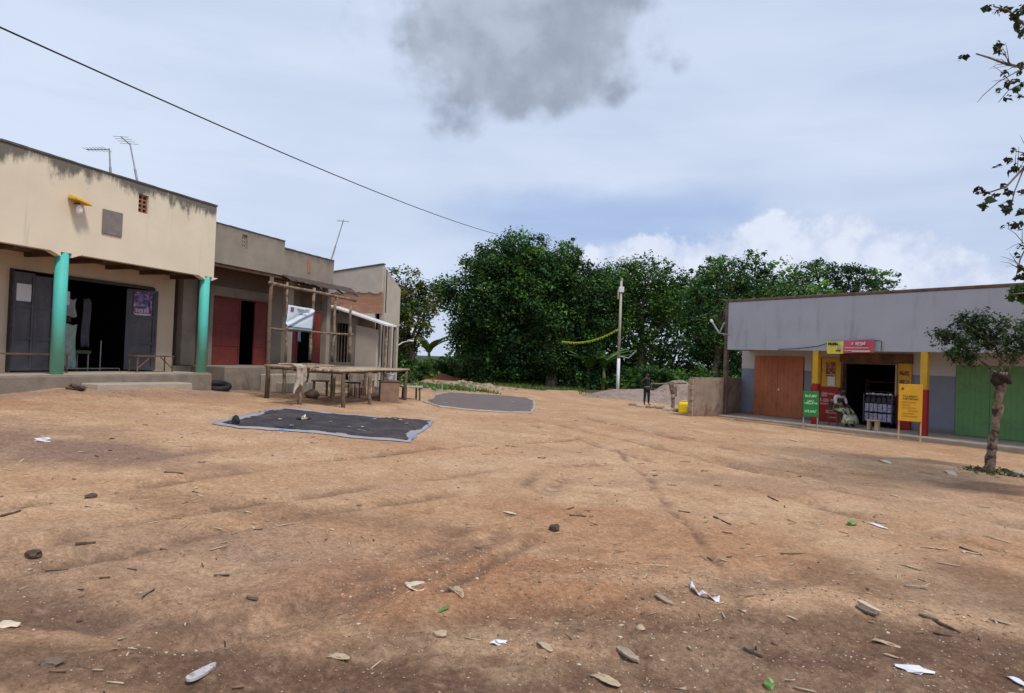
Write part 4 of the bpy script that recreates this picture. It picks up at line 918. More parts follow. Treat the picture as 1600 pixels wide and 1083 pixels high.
# ------------------------------------------------------------------ figures
def skin_fig(name, J, E, parent=None, m=None, sub=2, loc=(0, 0, 0), rot=(0, 0, 0)):
    """J: {key:(x,y,z,r[,r2])}, first key is root"""
    keys = list(J); me = bpy.data.meshes.new(name); me.from_pydata([J[k][:3] for k in keys], [(keys.index(a), keys.index(b)) for a, b in E], [])
    o = bpy.data.objects.new(name, me); COL.objects.link(o)
    md = o.modifiers.new('skin', 'SKIN'); md.use_smooth_shade = True
    for i, k in enumerate(keys):
        v = me.skin_vertices[0].data[i]; r = J[k][3]; v.radius = (r, J[k][4] if len(J[k]) > 4 else r); v.use_root = (i == 0)
    s = o.modifiers.new('sub', 'SUBSURF'); s.levels = sub; s.render_levels = sub
    dg = bpy.context.evaluated_depsgraph_get(); dg.update(); me2 = bpy.data.meshes.new_from_object(o.evaluated_get(dg)); bpy.data.objects.remove(o)
    me2.materials.clear(); me2.materials.append(m); o = bpy.data.objects.new(name, me2); COL.objects.link(o); o.location = loc; o.rotation_euler = rot
    if parent: o.parent = parent
    me2.polygons.foreach_set('use_smooth', [True]*len(me2.polygons)); return o
M_SKIN = mat('dark_brown_skin', (.07, .038, .025), .6, .1, 8, 0); M_HAIR = mat('black_hair', (.012, .01, .01), .9, .2, 30, .3)
def chainE(*ks): return list(zip(ks[:-1], ks[1:]))
def hand(J, E, pre, wrist, p, d, side, s=1.0):
    """five fingers from palm centre p along d; side = thumb direction"""
    p, d, side = Vector(p), Vector(d).normalized(), Vector(side).normalized(); n = d.cross(side).normalized()
    J[pre+'palm'] = tuple(p)+(.026*s,); E.append((wrist, pre+'palm'))
    for i, (o_, L) in enumerate(((.026, .062), (.009, .072), (-.009, .068), (-.026, .052))):
        a = p+d*.035*s+side*o_*s; b = a+d*L*.55*s+n*.006*s; c = a+d*L*.9*s+n*.028*s
        J[pre+'f%da' % i] = tuple(a)+(.0095*s,); J[pre+'f%db' % i] = tuple(b)+(.0085*s,); J[pre+'f%dc' % i] = tuple(c)+(.007*s,)
        E += [(pre+'palm', pre+'f%da' % i)]+chainE(pre+'f%da' % i, pre+'f%db' % i, pre+'f%dc' % i)
    a = p+side*.034*s; b = a+side*.02*s+d*.035*s; J[pre+'ta'] = tuple(a)+(.011*s,); J[pre+'tb'] = tuple(b)+(.008*s,); E += [(pre+'palm', pre+'ta'), (pre+'ta', pre+'tb')]
def head_mesh(parent, c, r, rz, tilt, mskin, mhair, hair=True):
    h = empty_local = MB()
    bm = bmesh.new(); bmesh.ops.create_uvsphere(bm, u_segments=24, v_segments=16, radius=1)
    for v in bm.verts:
        x, y, z = v.co; k = 1-.22*max(0, -z)*(1 if y < 0 else .6); x *= .78*k; z *= 1.0; y *= .92*(1-.10*max(0, -z))
        if y < -.5:  # face: brow, eye sockets, nose, mouth
            nose = math.exp(-(x/.11)**2)*max(0, 1-abs(z+.12)/.26); y -= .20*nose
            for sx in (-1, 1): y += .08*math.exp(-((x-sx*.30)/.14)**2-((z-.06)/.10)**2)
            y -= .05*math.exp(-(x/.25)**2-((z+.50)/.07)**2); y += .03*math.exp(-(x/.3)**2-((z+.40)/.04)**2)
        v.co = Vector((x, y, z))*r
    vs = [v.co.copy() for v in bm.verts]; fs = [tuple(w.index for w in f.verts) for f in bm.faces]; bm.free()
    h.add(vs, fs)
    for sx in (-1, 1): h.lump((sx*.80*r, .05*r, -.02*r), (.07*r, .14*r, .2*r), 3, 1, .05)
    o = h.build('head', mskin, parent, smooth=True, loc=c, rot=(tilt, 0, rz))
    ey = MB()
    for sx in (-1, 1): ey.lump((sx*.28*r, -.80*r, .06*r), .075*r, 1, 1, 0)
    ey.build('eyes', M_WINK, o, smooth=True)
    if hair:
        g = MB(); bm = bmesh.new(); bmesh.ops.create_uvsphere(bm, u_segments=20, v_segments=12, radius=r*1.06); bmesh.ops.delete(bm, geom=[v for v in bm.verts if v.co.z < -.1*r or (v.co.y < -.45*r and v.co.z < .45*r)], context='VERTS')
        g.add([Vector((v.co.x*.82, v.co.y*.94+.03*r, v.co.z*1.02)) for v in bm.verts], [tuple(w.index for w in f.verts) for f in bm.faces]); bm.free(); g.build('hair', mhair, o, smooth=True)
    return o
# standing figure by the gravel, height ~1.45 m
def standing(px, H, rz):
    k = H/1.7; p = ground_at(*px); r = empty('person', p, rz, 'person standing in black top and dark trousers with one elbow out before the gravel heap', 'person')
    body = {}; E = []
    def j(n, x, y, z, rr, r2=None): body[n] = (x*k, y*k, z*k, rr*k)+((r2*k,) if r2 else ())
    j('pelvis', 0, 0, .93, .13, .10); j('waist', 0, 0, 1.08, .115, .085); j('chest', 0, -.01, 1.28, .14, .10); j('neck0', 0, 0, 1.43, .06); j('neck', 0, -.01, 1.50, .05)
    j('top', 0, -.015, 1.56, .05); E += chainE('pelvis', 'waist', 'chest', 'neck0', 'neck', 'top')
    for s, n in ((-1, 'l'), (1, 'r')):
        j(n+'sh', s*.17, 0, 1.40, .055); j(n+'hip', s*.09, 0, .88, .085); j(n+'knee', s*.11, -.01, .49, .058); j(n+'ank', s*.125, .02, .09, .04); j(n+'toe', s*.14, -.13, .035, .035)
        E += [('chest', n+'sh')]+chainE('pelvis', n+'hip', n+'knee', n+'ank', n+'toe')
    j('lel', -.36, -.05, 1.22, .042); j('lwr', -.20, -.16, 1.42, .030); E += chainE('lsh', 'lel', 'lwr'); hand(body, E, 'l', 'lwr', (-.16*k, -.17*k, 1.47*k), (.5, -.05, .6), (.5, -.6, -.3), k)
    j('rel', .25, .03, 1.13, .042); j('rwr', .21, -.10, .93, .030); E += chainE('rsh', 'rel', 'rwr'); hand(body, E, 'r', 'rwr', (.20*k, -.13*k, .87*k), (-.1, -.25, -.9), (-.6, -.5, 0), k)
    skin_fig('body', body, E, r, M_SKIN)
    def sub(keys, grow): return {q: tuple(body[q][:3])+tuple(v+grow*k for v in body[q][3:]) for q in keys}
    top = sub(('chest', 'waist', 'neck0', 'lsh', 'rsh', 'lel', 'rel'), .016); top['hem'] = (0, 0, .95*k, .15*k, .12*k)
    for n in 'lr': a = Vector(top[n+'sh'][:3]); b = Vector(top[n+'el'][:3]); c = a.lerp(b, .85); top[n+'el'] = tuple(c)+(.052*k,)
    skin_fig('shirt', top, chainE('chest', 'waist', 'hem')+[('chest', 'neck0'), ('chest', 'lsh'), ('chest', 'rsh'), ('lsh', 'lel'), ('rsh', 'rel')], r, mat('black_shirt', (.014, .014, .016), .95, .2, 6, .2))
    bot = sub(('pelvis', 'lhip', 'rhip', 'lknee', 'rknee'), .02)
    for n, s in (('l', -1), ('r', 1)): bot[n+'c'] = (s*.123*k, .015*k, .13*k, .058*k)
    skin_fig('trousers', bot, chainE('pelvis', 'lhip', 'lknee', 'lc')+chainE('pelvis', 'rhip', 'rknee', 'rc'), r, mat('dark_trousers', (.022, .02, .024), .95, .2, 6, .2))
    MB().tube([(0, 0, .965*k), (0, 0, .995*k)], .152*k, 16).build('pale_belt', mat('pale_belt_cloth', (.25, .25, .3), .8, .1, 5, 0), r).scale = (1, .80, 1)
    head_mesh(r, (0, -.02*k, 1.60*k), .108*k, 0, 0, M_SKIN, M_HAIR)
    return r
standing((1010, 633), 1.42, .25)
# seated woman
def seated(loc, rz):
    r = empty('person', loc, rz, 'woman seated on a chair by the shop opening in white shawl and green patterned dress', 'person')
    J = {}; E = []
    def j(n, x, y, z, rr, r2=None): J[n] = (x, y, z, rr)+((r2,) if r2 else ())
    j('pelvis', 0, .05, .52, .15, .13); j('waist', 0, .03, .68, .125, .11); j('chest', 0, -.03, .86, .14, .11); j('neck0', 0, -.07, 1.0, .06); j('neck', 0, -.10, 1.06, .05); j('top', 0, -.12, 1.12, .05)
    E += chainE('pelvis', 'waist', 'chest', 'neck0', 'neck', 'top')
    for s, n in ((-1, 'l'), (1, 'r')):
        j(n+'sh', s*.17, -.04, .97, .055); j(n+'el', s*.22, -.12, .72, .042); j(n+'wr', s*.13, -.33, .68, .030)
        j(n+'hip', s*.10, -.02, .50, .095); j(n+'knee', s*.12, -.44, .50, .062); j(n+'ank', s*.11, -.46, .09, .04); j(n+'toe', s*.12, -.60, .035, .034)
        E += [('chest', n+'sh')]+chainE(n+'sh', n+'el', n+'wr')+chainE('pelvis', n+'hip', n+'knee', n+'ank', n+'toe'); hand(J, E, n, n+'wr', (s*.11, -.39, .66), (-s*.3, -1, -.2), (-s*1, -.1, .2), 1.0)
    skin_fig('body', J, E, r, M_SKIN)
    MD = mat('green_print_dress', (.40, .42, .30), .9, .12, 6, .1, col2=(.05, .10, .03), c2=(.53, .56), c2scale=9)
    D = {k_: tuple(J[k_][:3])+tuple(v+.02 for v in J[k_][3:]) for k_ in ('pelvis', 'waist', 'chest', 'lhip', 'rhip')}
    skin_fig('dress_bodice', D, chainE('pelvis', 'waist', 'chest')+[('pelvis', 'lhip'), ('pelvis', 'rhip')], r, MD)
    # skirt: lofted rings from lap over knees to shins
    g = MB(); rings = [((0, .0, .55), .21, .15, 0), ((0, -.22, .55), .22, .12, 0.9), ((0, -.42, .52), .24, .12, .9), ((0, -.52, .40), .25, .13, .3), ((0, -.53, .25), .28, .16, 0), ((0, -.52, .13), .31, .19, 0)]
    seg = 28; vs = []
    for i, (c, a, b, t) in enumerate(rings):
        for q in range(seg):
            th = 2*math.pi*q/seg; fo = 1+.06*math.sin(th*7+i)*(i/5); x, y = a*math.cos(th)*fo, b*math.sin(th)*fo
            vs.append((c[0]+x, c[1]+y*(1-t), c[2]+y*t))
    g.add(vs, [(i*seg+q, i*seg+(q+1) % seg, (i+1)*seg+(q+1) % seg, (i+1)*seg+q) for i in range(len(rings)-1) for q in range(seg)])
    o = g.build('skirt', MD, r, smooth=True); sm = o.modifiers.new('t', 'SOLIDIFY'); sm.thickness = .012
    S = {'c': (0, -.03, .97, .11, .09)};
    for s, n in ((-1, 'l'), (1, 'r')): S[n+'a'] = (s*.16, -.04, .99, .075); S[n+'b'] = (s*.215, -.08, .86, .062); S[n+'c'] = (s*.225, -.13, .74, .052)
    skin_fig('white_shawl', S, [('c', 'la'), ('la', 'lb'), ('lb', 'lc'), ('c', 'ra'), ('ra', 'rb'), ('rb', 'rc')], r, mat('white_shawl', (.55, .52, .53), .9, .08, 9, .2, col2=(.36, .33, .33), c2scale=8))
    head_mesh(r, (0, -.15, 1.19), .112, 0, .2, M_SKIN, M_HAIR)
    return r
wl = Rw(-2.86, .42, -.295); wr = RZR+math.radians(72)
seated(wl, wr); chair(wl+Vector((-math.sin(wr)*.03, math.cos(wr)*.03, 0)), wr, 'plain chair under the seated woman at the open shop', M_POLE_D, .44, .36)

# ------------------------------------------------------------------ middle distance
# low block wall
wa, wb = ground_at(1083, 651), None
wd_ = Rw(-7.66, 1.75)-Vector((wa.x, wa.y, 0)); L_ = wd_.length; wd_.normalize(); wrz = math.atan2(wd_.y, wd_.x)
lw = empty('low_block_wall', wa, wrz, 'low weathered cement block wall between gravel and grey shop block', 'wall')
M_BW = mat('block_wall_render', (.27, .205, .16), .95, .2, 2, .6, 30, col2=(.15, .10, .08), c2=(.5, .68), c2scale=1.6, extra=lambda T, P, c: T.mix(T.rng(T.math('ADD', sepz(T, P)[2], T.math('MULTIPLY', T.noise(P, 4, 4), .4)), .55, .2, 0, .55), c, (.16, .09, .065)))
g = MB(); n = 24; H_ = 1.42
for k in range(n): g.box(k*L_/n, (k+1)*L_/n, 0, .18, -.4, H_+random.uniform(-.006, .006))
g.build('wall_body', M_BW, lw)
g = MB()
for k in range(7): g.box(-.10-.03*(k % 2), -.003, .0, .18, k*.2-.02, k*.2+.165)
g.build('toothed_block_end', mat('bare_block', (.33, .25, .19), .95, .2, 5, .5, 30), lw, bevel=.01)
# jerrycan
jc = empty('jerrycan', ground_at(1068, 645), -.15, 'bright yellow plastic jerrycan at the end of the low block wall', 'jerrycan')
M_JY = mat('jerrycan_yellow', (.78, .55, .015), .4, .06, 4, .03)
g = MB(); g.hexa([(-.2, -.13, 0), (.2, -.13, 0), (.2, .13, 0), (-.2, .13, 0)], [(-.2, -.13, .34), (.2, -.13, .34), (.2, .13, .34), (-.2, .13, .34)]); g.hexa([(-.198, -.128, .342), (.198, -.128, .342), (.198, .128, .342), (-.198, .128, .342)], [(-.12, -.07, .42), (.15, -.07, .42), (.15, .07, .42), (-.12, .07, .42)]); g.build('container', M_JY, jc, bevel=.025)
MB().tube([(-.10, 0, .40), (-.10, 0, .46), (.08, 0, .47), (.12, 0, .42)], .02, 8).build('handle', M_JY, jc, smooth=True); MB().tube([(-.155, 0, .36), (-.175, 0, .44)], .035, 12).build('cap', M_JY, jc)
# heaps
def heap(name, px, rx, ry, peaks, m, label, cat, kind=None, rz=0, grit=.04, seed=1, nose=.0):
    p = ground_at(*px); n = 90; g = MB(); xs = np.linspace(-1.3, 1.3, n); X, Y = np.meshgrid(xs*rx, xs*ry); Z = np.full(X.shape, -9.)
    for (cx_, cy_, h, w) in peaks:
        d = np.hypot((X-cx_)/(rx*w), (Y-cy_)/(ry*w)); Z = np.maximum(Z, h*(1-d*(1+.25*(fbm(X*1.2+seed, Y*1.2, seed)-.5))))
        
    Z = np.where(Z > 0, np.abs(Z)**.93, Z*.5); _k = np.ones(9)/9; Z = np.apply_along_axis(lambda q: np.convolve(np.pad(q, 4, 'edge'), _k, 'valid'), 0, Z); Z = np.apply_along_axis(lambda q: np.convolve(np.pad(q, 4, 'edge'), _k, 'valid'), 1, Z); Z = Z+grit*(fbm(X*7, Y*7, seed+3)-.5)*2+.06*(fbm(X*2, Y*2, seed+5)-.5)
    Z = np.maximum(Z, -.25)
    vs = np.stack([X, Y, Z], -1).reshape(-1, 3); g.add([tuple(v) for v in vs], [(j*n+i, j*n+i+1, (j+1)*n+i+1, (j+1)*n+i) for j in range(n-1) for i in range(n-1)])
    o = g.build(name, m, None, smooth=True, loc=p, rot=(0, 0, rz), fix=False); tag(o, label, cat, None, kind); return o
M_GRAV = mat('gravel', (.27, .205, .175), .95, .25, 14, 1.0, 60, col2=(.20, .15, .125), c2scale=3)
M_REDSOIL = mat('red_soil', (.27, .10, .05), .95, .2, 6, .8, 40)
heap('gravel_heap', (1030, 627), 3.4, 1.9, [(-1.9, .1, .62, .75), (-.9, .1, .64, .75), (1.2, .9, 1.35, .6), (2.4, .2, .55, .5)], M_GRAV, 'wide grey brown gravel heap with two peaks behind the standing person', 'gravel heap')
heap('soil_heap', (668, 591), 2.4, 1.5, [(0, 0, .62, .9), (-1.1, .2, .32, .5)], M_REDSOIL, 'small rust red soil heap on the far left verge', 'soil heap')
heap('rubble_heap', (712, 603), 2.6, 1.0, [(-1.3, .1, .28, .5), (.3, 0, .32, .6), (1.6, -.2, .2, .4)], mat('rubble', (.32, .25, .17), .95, .4, 8, 1.0, 30, col2=(.10, .10, .05), c2scale=3), 'low pale rubble ridge between red soil and second tarpaulin', 'rubble heap', seed=9, grit=.1)
# pole with lamp box
p0 = at(965, 609, 39.0); p0.z = gh(p0.x, p0.y); ut = empty('utility_pole', p0, 0, 'slim pale utility pole with a boxed head and whitewashed foot before the trees', 'pole')
tp = at(971, 437, p0.y)-p0; tp.y = 0
MB().tube([(0, 0, -.3), tp*.31], [.095, .09], 14).build('whitewashed_foot', mat('whitewash', (.60, .62, .66), .8, .08, 3, .1, col2=(.22, .30, .52), c2=(.62, .66), c2scale=2.5), ut, smooth=True)
MB().tube([tp*.312, tp*.985], [.085, .065], 14).build('shaft', mat('pale_concrete', (.40, .37, .31), .9, .1, 4, .2), ut, smooth=True)
bx('head_box', M_WHITE, ut, tp.x-.13, tp.x+.16, -.12, .12, tp.z-.75, tp.z-.42, bevel=.03); bx('head_box', M_CEM_PALE, ut, tp.x-.20, tp.x-.133, -.12, .12, tp.z-1.15, tp.z-.6, bevel=.02)
MB().tube([(tp.x, 0, tp.z-.5), (tp.x+.02, 0, tp.z+.1)], .06, 8).build('cap_pin', M_CEM_PALE, ut)
MB().tube([(tp.x*.36, 0, 2.2), (.55, -.1, 2.1), (1.0, -.1, 2.55)], .035, 6).build('bent_bracket', M_METAL, ut)
# pennant string from the pole into the trees
a = at(966, 514, p0.y-.2); b = at(878, 533, p0.y+1.6); g = MB(); pts = [a.lerp(b, t)+Vector((0, 0, -.62*4*t*(1-t)*.55)) for t in np.linspace(0, 1, 25)]
r = empty('pennant_string', a, 0, 'yellow green pennant string sagging from the utility pole to the big tree', 'garland'); MB().tube([q-a for q in pts], .02, 5).build('cord', mat('yellow_cord', (.45, .50, .05), .7, .1, 5, 0), r)
mf = [mat('pennant_yellow', (.50, .52, .06), .7, .1, 5, 0), mat('pennant_green', (.22, .42, .06), .7, .1, 5, 0)]
for k in range(24):
    q = pts[k].lerp(pts[k+1], .5)-a; o = MB().prism([(q.x-.085, q.y, q.z), (q.x+.085, q.y, q.z), (q.x+random.uniform(-.03, .03), q.y+.02, q.z-.12)], (0, .008, 0)).build('pennant', mf[k % 2], r)
# overhead wire
wa_, wb_ = at(-260, -76, 9.0), at(776, 366, 45.5); g = MB(); pts = []
for t in np.linspace(0, 1, 60): pts.append(wa_.lerp(wb_, t)-wa_+Vector((0, 0, -.35*4*t*(1-t))))
g.tube(pts, .017, 5); t = g.build('overhead_wire', M_BLACK, None, loc=wa_); tag(t, 'single black overhead wire crossing the sky towards the big tree', 'wire')
# V shaped bracket at the corner of the right block
vb = empty('corner_aerial', at(1124, 521, 26.4), RZR, 'pale V shaped aerial at the left corner of the grey block', 'antenna')
MB().tube([(0, 0, 0), (-.34, -.05, .48)], .03, 6).build('arm', M_METAL, vb); MB().tube([(0, 0, 0), (.22, 0, .42)], .035, 6).build('arm', M_METAL, vb); MB().lump((-.36, -.05, .50), .07, 2, 1).build('knob', M_WHITE, vb); MB().tube([(0, 0, 0), (.35, .25, -.05)], .02, 6).build('stay', M_METAL, vb)
# weathered post beside gravel
pp = ground_at(1050, 640); sp = empty('wooden_post', pp, .2, 'short forked weathered post with a cross stick before the gravel heap', 'post')
wob_pole((0, 0, -.1), (.04, 0, .62), .07, .09, 71, .05, 9).build('trunk', M_POLE, sp, smooth=True); wob_pole((.04, 0, .58), (-.08, .02, 1.12), .09, .12, 72, .05, 9).build('upper_fork', M_POLE, sp, smooth=True); wob_pole((.1, 0, .55), (.16, 0, 1.0), .09, .05, 73, .05, 7).build('side_fork', M_POLE, sp, smooth=True); wob_pole((-.95, 0, 1.04), (.6, 0, 1.10), .035, .03, 74, .02, 6).build('cross_stick', M_POLE, sp, smooth=True)
# kerb stones before the gravel
k0 = [(988, 634), (999, 636), (1013, 637), (1024, 637.5), (1033, 639), (1044, 641), (1056, 643)]
for i, q in enumerate(k0):
    o = MB().lump((0, 0, .03), (.17+.05*(i % 3), .12, .08+.015*(i % 2)), 40+i, 2, .2).build('rough_stone', M_CEM_PALE if i % 2 else M_POLE, None, loc=ground_at(*q), rot=(0, 0, i*.7)); tag(o, ['flat stone under the standing person left foot', 'pale stone just left of the standing person shoes', 'brown stone directly below the standing person', 'pale stone right of the standing person feet', 'brown stone midway between person and forked post', 'pale stone at the foot of the forked post', 'brown stone between forked post and jerrycan'][i], 'stone', 'kerb stones before the gravel heap')

# tarpaulins with drying grain
def tarp(name, pix, m_top, m_edge, label, seed, edge=.05):
    P = [ground_at(*q) for q in pix]; c = sum(P, Vector())/len(P); c.z = gh(c.x, c.y)
    def inside_poly(scale): return [(p-c)*scale for p in P]
    out = []
    # smooth outline with wobble
    m = len(P); ring = []
    for i in range(m):
        a, b = P[i], P[(i+1) % m]; k = max(4, int((b-a).length/.14))
        for q in range(k):
            t = q/k; pnt = a.lerp(b, t); nrm = Vector(((b-a).y, -(b-a).x, 0)).normalized(); f_ = .09*(fbm(np.array(t*5.+i*7), np.array(seed*3.3), seed)-.5)*2; ring.append(pnt+nrm*float(f_)*min(1, 4*t*(1-t)+.1))
    n = len(ring)
    def sheet(shrinks, lift, jit, nm, mm, par=None):
        vs = []; fs = []
        for li, s_ in enumerate(shrinks):
            for i, p in enumerate(ring):
                d = (c-p); d.z = 0; L = d.length; q = p+d*min(1, s_/L) if s_ < 50 else c
                j = jit*(float(fbm(np.array(q.x*4), np.array(q.y*4), seed+li))-.5)*2 if li else 0
                vs.append((q.x-c.x, q.y-c.y, gh(q.x, q.y)-c.z+lift[li]+j))
        for li in range(len(shrinks)-1):
            for i in range(n): fs.append((li*n+i, li*n+(i+1) % n, (li+1)*n+(i+1) % n, (li+1)*n+i))
        vs.append((0, 0, lift[-1])); L0 = (len(shrinks)-1)*n
        for i in range(n): fs.append((L0+i, L0+(i+1) % n, len(vs)-1))
        return MB().add(vs, fs).build(nm, mm, par, smooth=True)
    r = empty(name, c, 0, label, 'tarpaulin', 'tarpaulins spread with drying grain')
    sheet([0, .03, edge+.05, edge*2.2+.1], [.012, .045, .03, .025], .02, 'sheet', m_edge, r)
    for ch in r.children: ch.location = (0, 0, 0)
    # grain layer on top : grid clipped by distance to outline
    xs = [p.x for p in ring]; ys = [p.y for p in ring]; X, Y = np.meshgrid(np.arange(min(xs), max(xs), .045), np.arange(min(ys), max(ys), .045))
    poly = [(p.x, p.y) for p in ring]; ins = np.zeros(X.shape, bool); jx = poly[-1]
    for k_ in poly:
        cond = ((k_[1] > Y) != (jx[1] > Y)); xx = (jx[0]-k_[0])*(Y-k_[1])/((jx[1]-k_[1]) if jx[1] != k_[1] else 1e-9)+k_[0]; ins ^= cond & (X < xx); jx = k_
    D = seg_dist(X, Y, poly+[poly[0]]); D = np.where(ins, D, -D)
    D2 = D-.012-(.09+edge)*np.clip((fbm(X*1.1, Y*1.1, seed+8, 3)-.44)*5, 0, 1)-.03*vnoise(X*9, Y*9, seed)
    Zt = base_h(X, Y)-c.z+.028+.03*fade(D2/.18)+.045*(fbm(X*2.4, Y*2.4, seed+2)-.5)+.010*(fbm(X*14, Y*14, seed+4)-.5)
    h, w_ = X.shape; keep = D2 > 0; idx = np.arange(h*w_).reshape(h, w_); kq = keep[:-1, :-1] & keep[1:, :-1] & keep[:-1, 1:] & keep[1:, 1:]
    F = np.stack([idx[:-1, :-1][kq], idx[:-1, 1:][kq], idx[1:, 1:][kq], idx[1:, :-1][kq]], -1)
    used = np.unique(F); rm = np.full(h*w_, -1); rm[used] = np.arange(len(used)); V = np.stack([X-c.x, Y-c.y, Zt], -1).reshape(-1, 3)[used]
    MB().add([tuple(v) for v in V], [tuple(q) for q in rm[F]]).build('drying_grain', m_top, r, smooth=True, fix=False)
    return r, c
M_GRAIN = mat('dark_drying_grain', (.058, .052, .060), .95, .35, 30, 1.0, 90, col2=(.095, .08, .08), c2=(.42, .66), c2scale=2.2, spec=.1)
M_GRAIN2 = mat('grey_drying_grain', (.16, .13, .13), .95, .3, 30, 1.0, 90, col2=(.17, .14, .13), c2scale=1.5, spec=.1)
M_BLUE = mat('blue_tarp', (.09, .19, .40), .45, .2, 4, .2, col2=(.30, .28, .30), c2=(.36, .50), c2scale=1.6)
M_PALET = mat('pale_tarp', (.37, .29, .23), .6, .2, 4, .2)
t1, c1_ = tarp('spread_tarpaulin', [(330, 663), (372, 670), (450, 674.5), (540, 684), (640, 692), (662, 674), (679, 660), (600, 655), (520, 648), (455, 640.5), (415, 643), (378, 652)], M_GRAIN, M_BLUE, 'blue edged tarpaulin spread with dark grain, nearest to the camera', 3)
t2, c2_ = tarp('spread_tarpaulin', [(660, 629), (690, 637), (740, 642), (832, 646), (838, 634), (833, 624), (770, 618), (690, 615), (676, 620)], M_GRAIN2, M_PALET, 'pale edged tarpaulin spread with grey grain, farther away near the path', 5, .09)
rnd = random.Random(5)
bits = [(437, 662), (405, 650), (475, 661), (516, 666), (603, 655), (617, 661), (625, 662), (545, 674), (566, 674), (635, 668), (608, 659), (455, 672), (585, 661), (430, 648), (365, 658)]
for i, q in enumerate(bits):
    g = ground_at(*q); s_ = .032 if i != 2 else .06
    o = MB().lump((0, 0, .02), (s_*1.3, s_*.8, s_*.5), 60+i, 1, .25).build('pale_fleck', M_STICK[i % 2], t1, loc=(g.x-c1_.x, g.y-c1_.y, g.z-c1_.z+.065))
g = ground_at(475, 660); rr_ = empty('white_sandal', (g.x, g.y, g.z+.07), .8, 'small black and white sandal lying on the nearest grain tarpaulin', 'sandal'); bx('sole', M_BLACK, rr_, -.14, .14, -.05, .05, 0, .02, bevel=.01); MB().tube([(-.02, -.045, .02), (.02, 0, .07), (-.02, .045, .02)], .014, 6).build('strap', M_WHITE, rr_)
g = ground_at(368, 667); o = MB().lump((0, 0, .06), (.07, .06, .10), 5, 2, .2).build('dark_lump', M_BLACK, None, loc=g+Vector((0, 0, .04))); tag(o, 'small black stone weighing down the left corner of the near tarpaulin', 'stone')
# ================================================================== LITTER
M_SOLE = mat('worn_rubber_sole', (.34, .27, .20), .9, .25, 12, .3, 50, col2=(.16, .12, .09), c2scale=9)
M_SOLE_D = mat('dark_rubber_sole', (.16, .12, .09), .9, .25, 12, .3, 50)
M_CHIP = mat('dry_husk', (.44, .34, .23), .9, .25, 14, .4, 50, col2=(.25, .17, .11), c2scale=10)
M_CHIP_P = mat('pale_husk', (.55, .46, .35), .9, .2, 14, .4, 50)
M_TWIG = mat('dark_twig', (.09, .06, .045), .95, .3, 14, .4, 50)
M_PLAS = mat('white_plastic_scrap', (.66, .66, .72), .4, .08, 8, .1)
M_LEAFG = mat('fallen_green_leaf', (.10, .20, .05), .6, .2, 9, .1)
def px_dir(px, py, dx_, dy_):
    a, b = ground_at(px-dx_, py-dy_), ground_at(px+dx_, py+dy_); return a, b
def gnorm(o, p, rz): o.location = (p.x, p.y, p.z); o.rotation_euler = (random.uniform(-.06, .06), random.uniform(-.06, .06), rz)
LIFT = .006
def sole(a, b, m, label, cat='sandal sole', th=.016, wf=.36, strap=None, name='worn_sandal'):
    pa, pb = ground_at(*a), ground_at(*b); L = (pb-pa).length; c = (pa+pb)/2; n = 30; pts = []
    for k in range(n):
        t = 2*math.pi*k/n; x = math.cos(t); w = wf*(.5-.16*x+.07*math.cos(2*t+.6)); pts.append((x*L/2, math.sin(t)*L*w/1.0*.85 + .02*L*math.cos(t)**2, 0))
    g = MB(); g.prism(pts, (0, 0, th)); o = g.build(name, m, None, bevel=.003)
    gnorm(o, c+Vector((0, 0, LIFT)), math.atan2((pb-pa).y, (pb-pa).x)); tag(o, label, cat, 'worn soles and sandals lost on the dirt')
    if strap: MB().tube([(.05*L, -.13*L, th), (.12*L, 0, th+.045), (.05*L, .13*L, th)], .007, 6).build('strap', strap, o, smooth=True)
    return o
def chip(a, b, m, label, w=.22, cat='husk', th=.006, name='dry_husk', curl=.13, group='dry husks and chips on the dirt'):
    pa, pb = ground_at(*a), ground_at(*b); L = (pb-pa).length; c = (pa+pb)/2; g = MB(); n, k_ = 12, 5; vs = []; rnd = random.Random(int(a[0]))
    for i in range(n):
        t = i/(n-1); ww = L*w*math.sin(math.pi*(.06+.88*t))**.6*rnd.uniform(.85, 1.1)
        for j in range(k_):
            s_ = j/(k_-1)-.5; vs.append(((t-.5)*L, s_*ww+.05*L*math.sin(t*3), ww*curl*(4*s_*s_)+.015*L*math.sin(t*7)))
    g.add(vs, [(i*k_+j, (i+1)*k_+j, (i+1)*k_+j+1, i*k_+j+1) for i in range(n-1) for j in range(k_-1)]); o = g.build(name, m, None, smooth=True, fix=False)
    sm = o.modifiers.new('t', 'SOLIDIFY'); sm.thickness = th; sm.offset = 1; gnorm(o, c+Vector((0, 0, LIFT-.002)), math.atan2((pb-pa).y, (pb-pa).x)); tag(o, label, cat, group); return o
def stick(a, b, r, m, label, group='dark sticks lying on the dirt'):
    pa, pb = ground_at(*a)+Vector((0, 0, LIFT)), ground_at(*b)+Vector((0, 0, LIFT)); o = wob_pole((0, 0, 0), pb-pa, r, r*.7, int(a[0]*3+a[1]), .03, 7, 6).build('stick', m, None, smooth=True, loc=pa); return tag(o, label, 'stick', group)
def crumple(p, r, m, label, cat, flat=.5, name='scrap', amp=.45, group=None, sx=1.6, rz=0.3):
    g = ground_at(*p); o = MB().lump((0, 0, r*flat*.6), (r*sx, r, r*flat), int(p[0]), 2, amp).build(name, m, None, loc=g+Vector((0, 0, 0)), rot=(0, 0, rz)); return tag(o, label, cat, group)
sole((294, 1074), (338, 1036), mat('lavender_sole', (.46, .43, .45), .85, .15, 14, .1, col2=(.27, .22, .20), c2=(.45, .6), c2scale=16), 'pale lavender slipper sole at the bottom left of the yard', wf=.40)
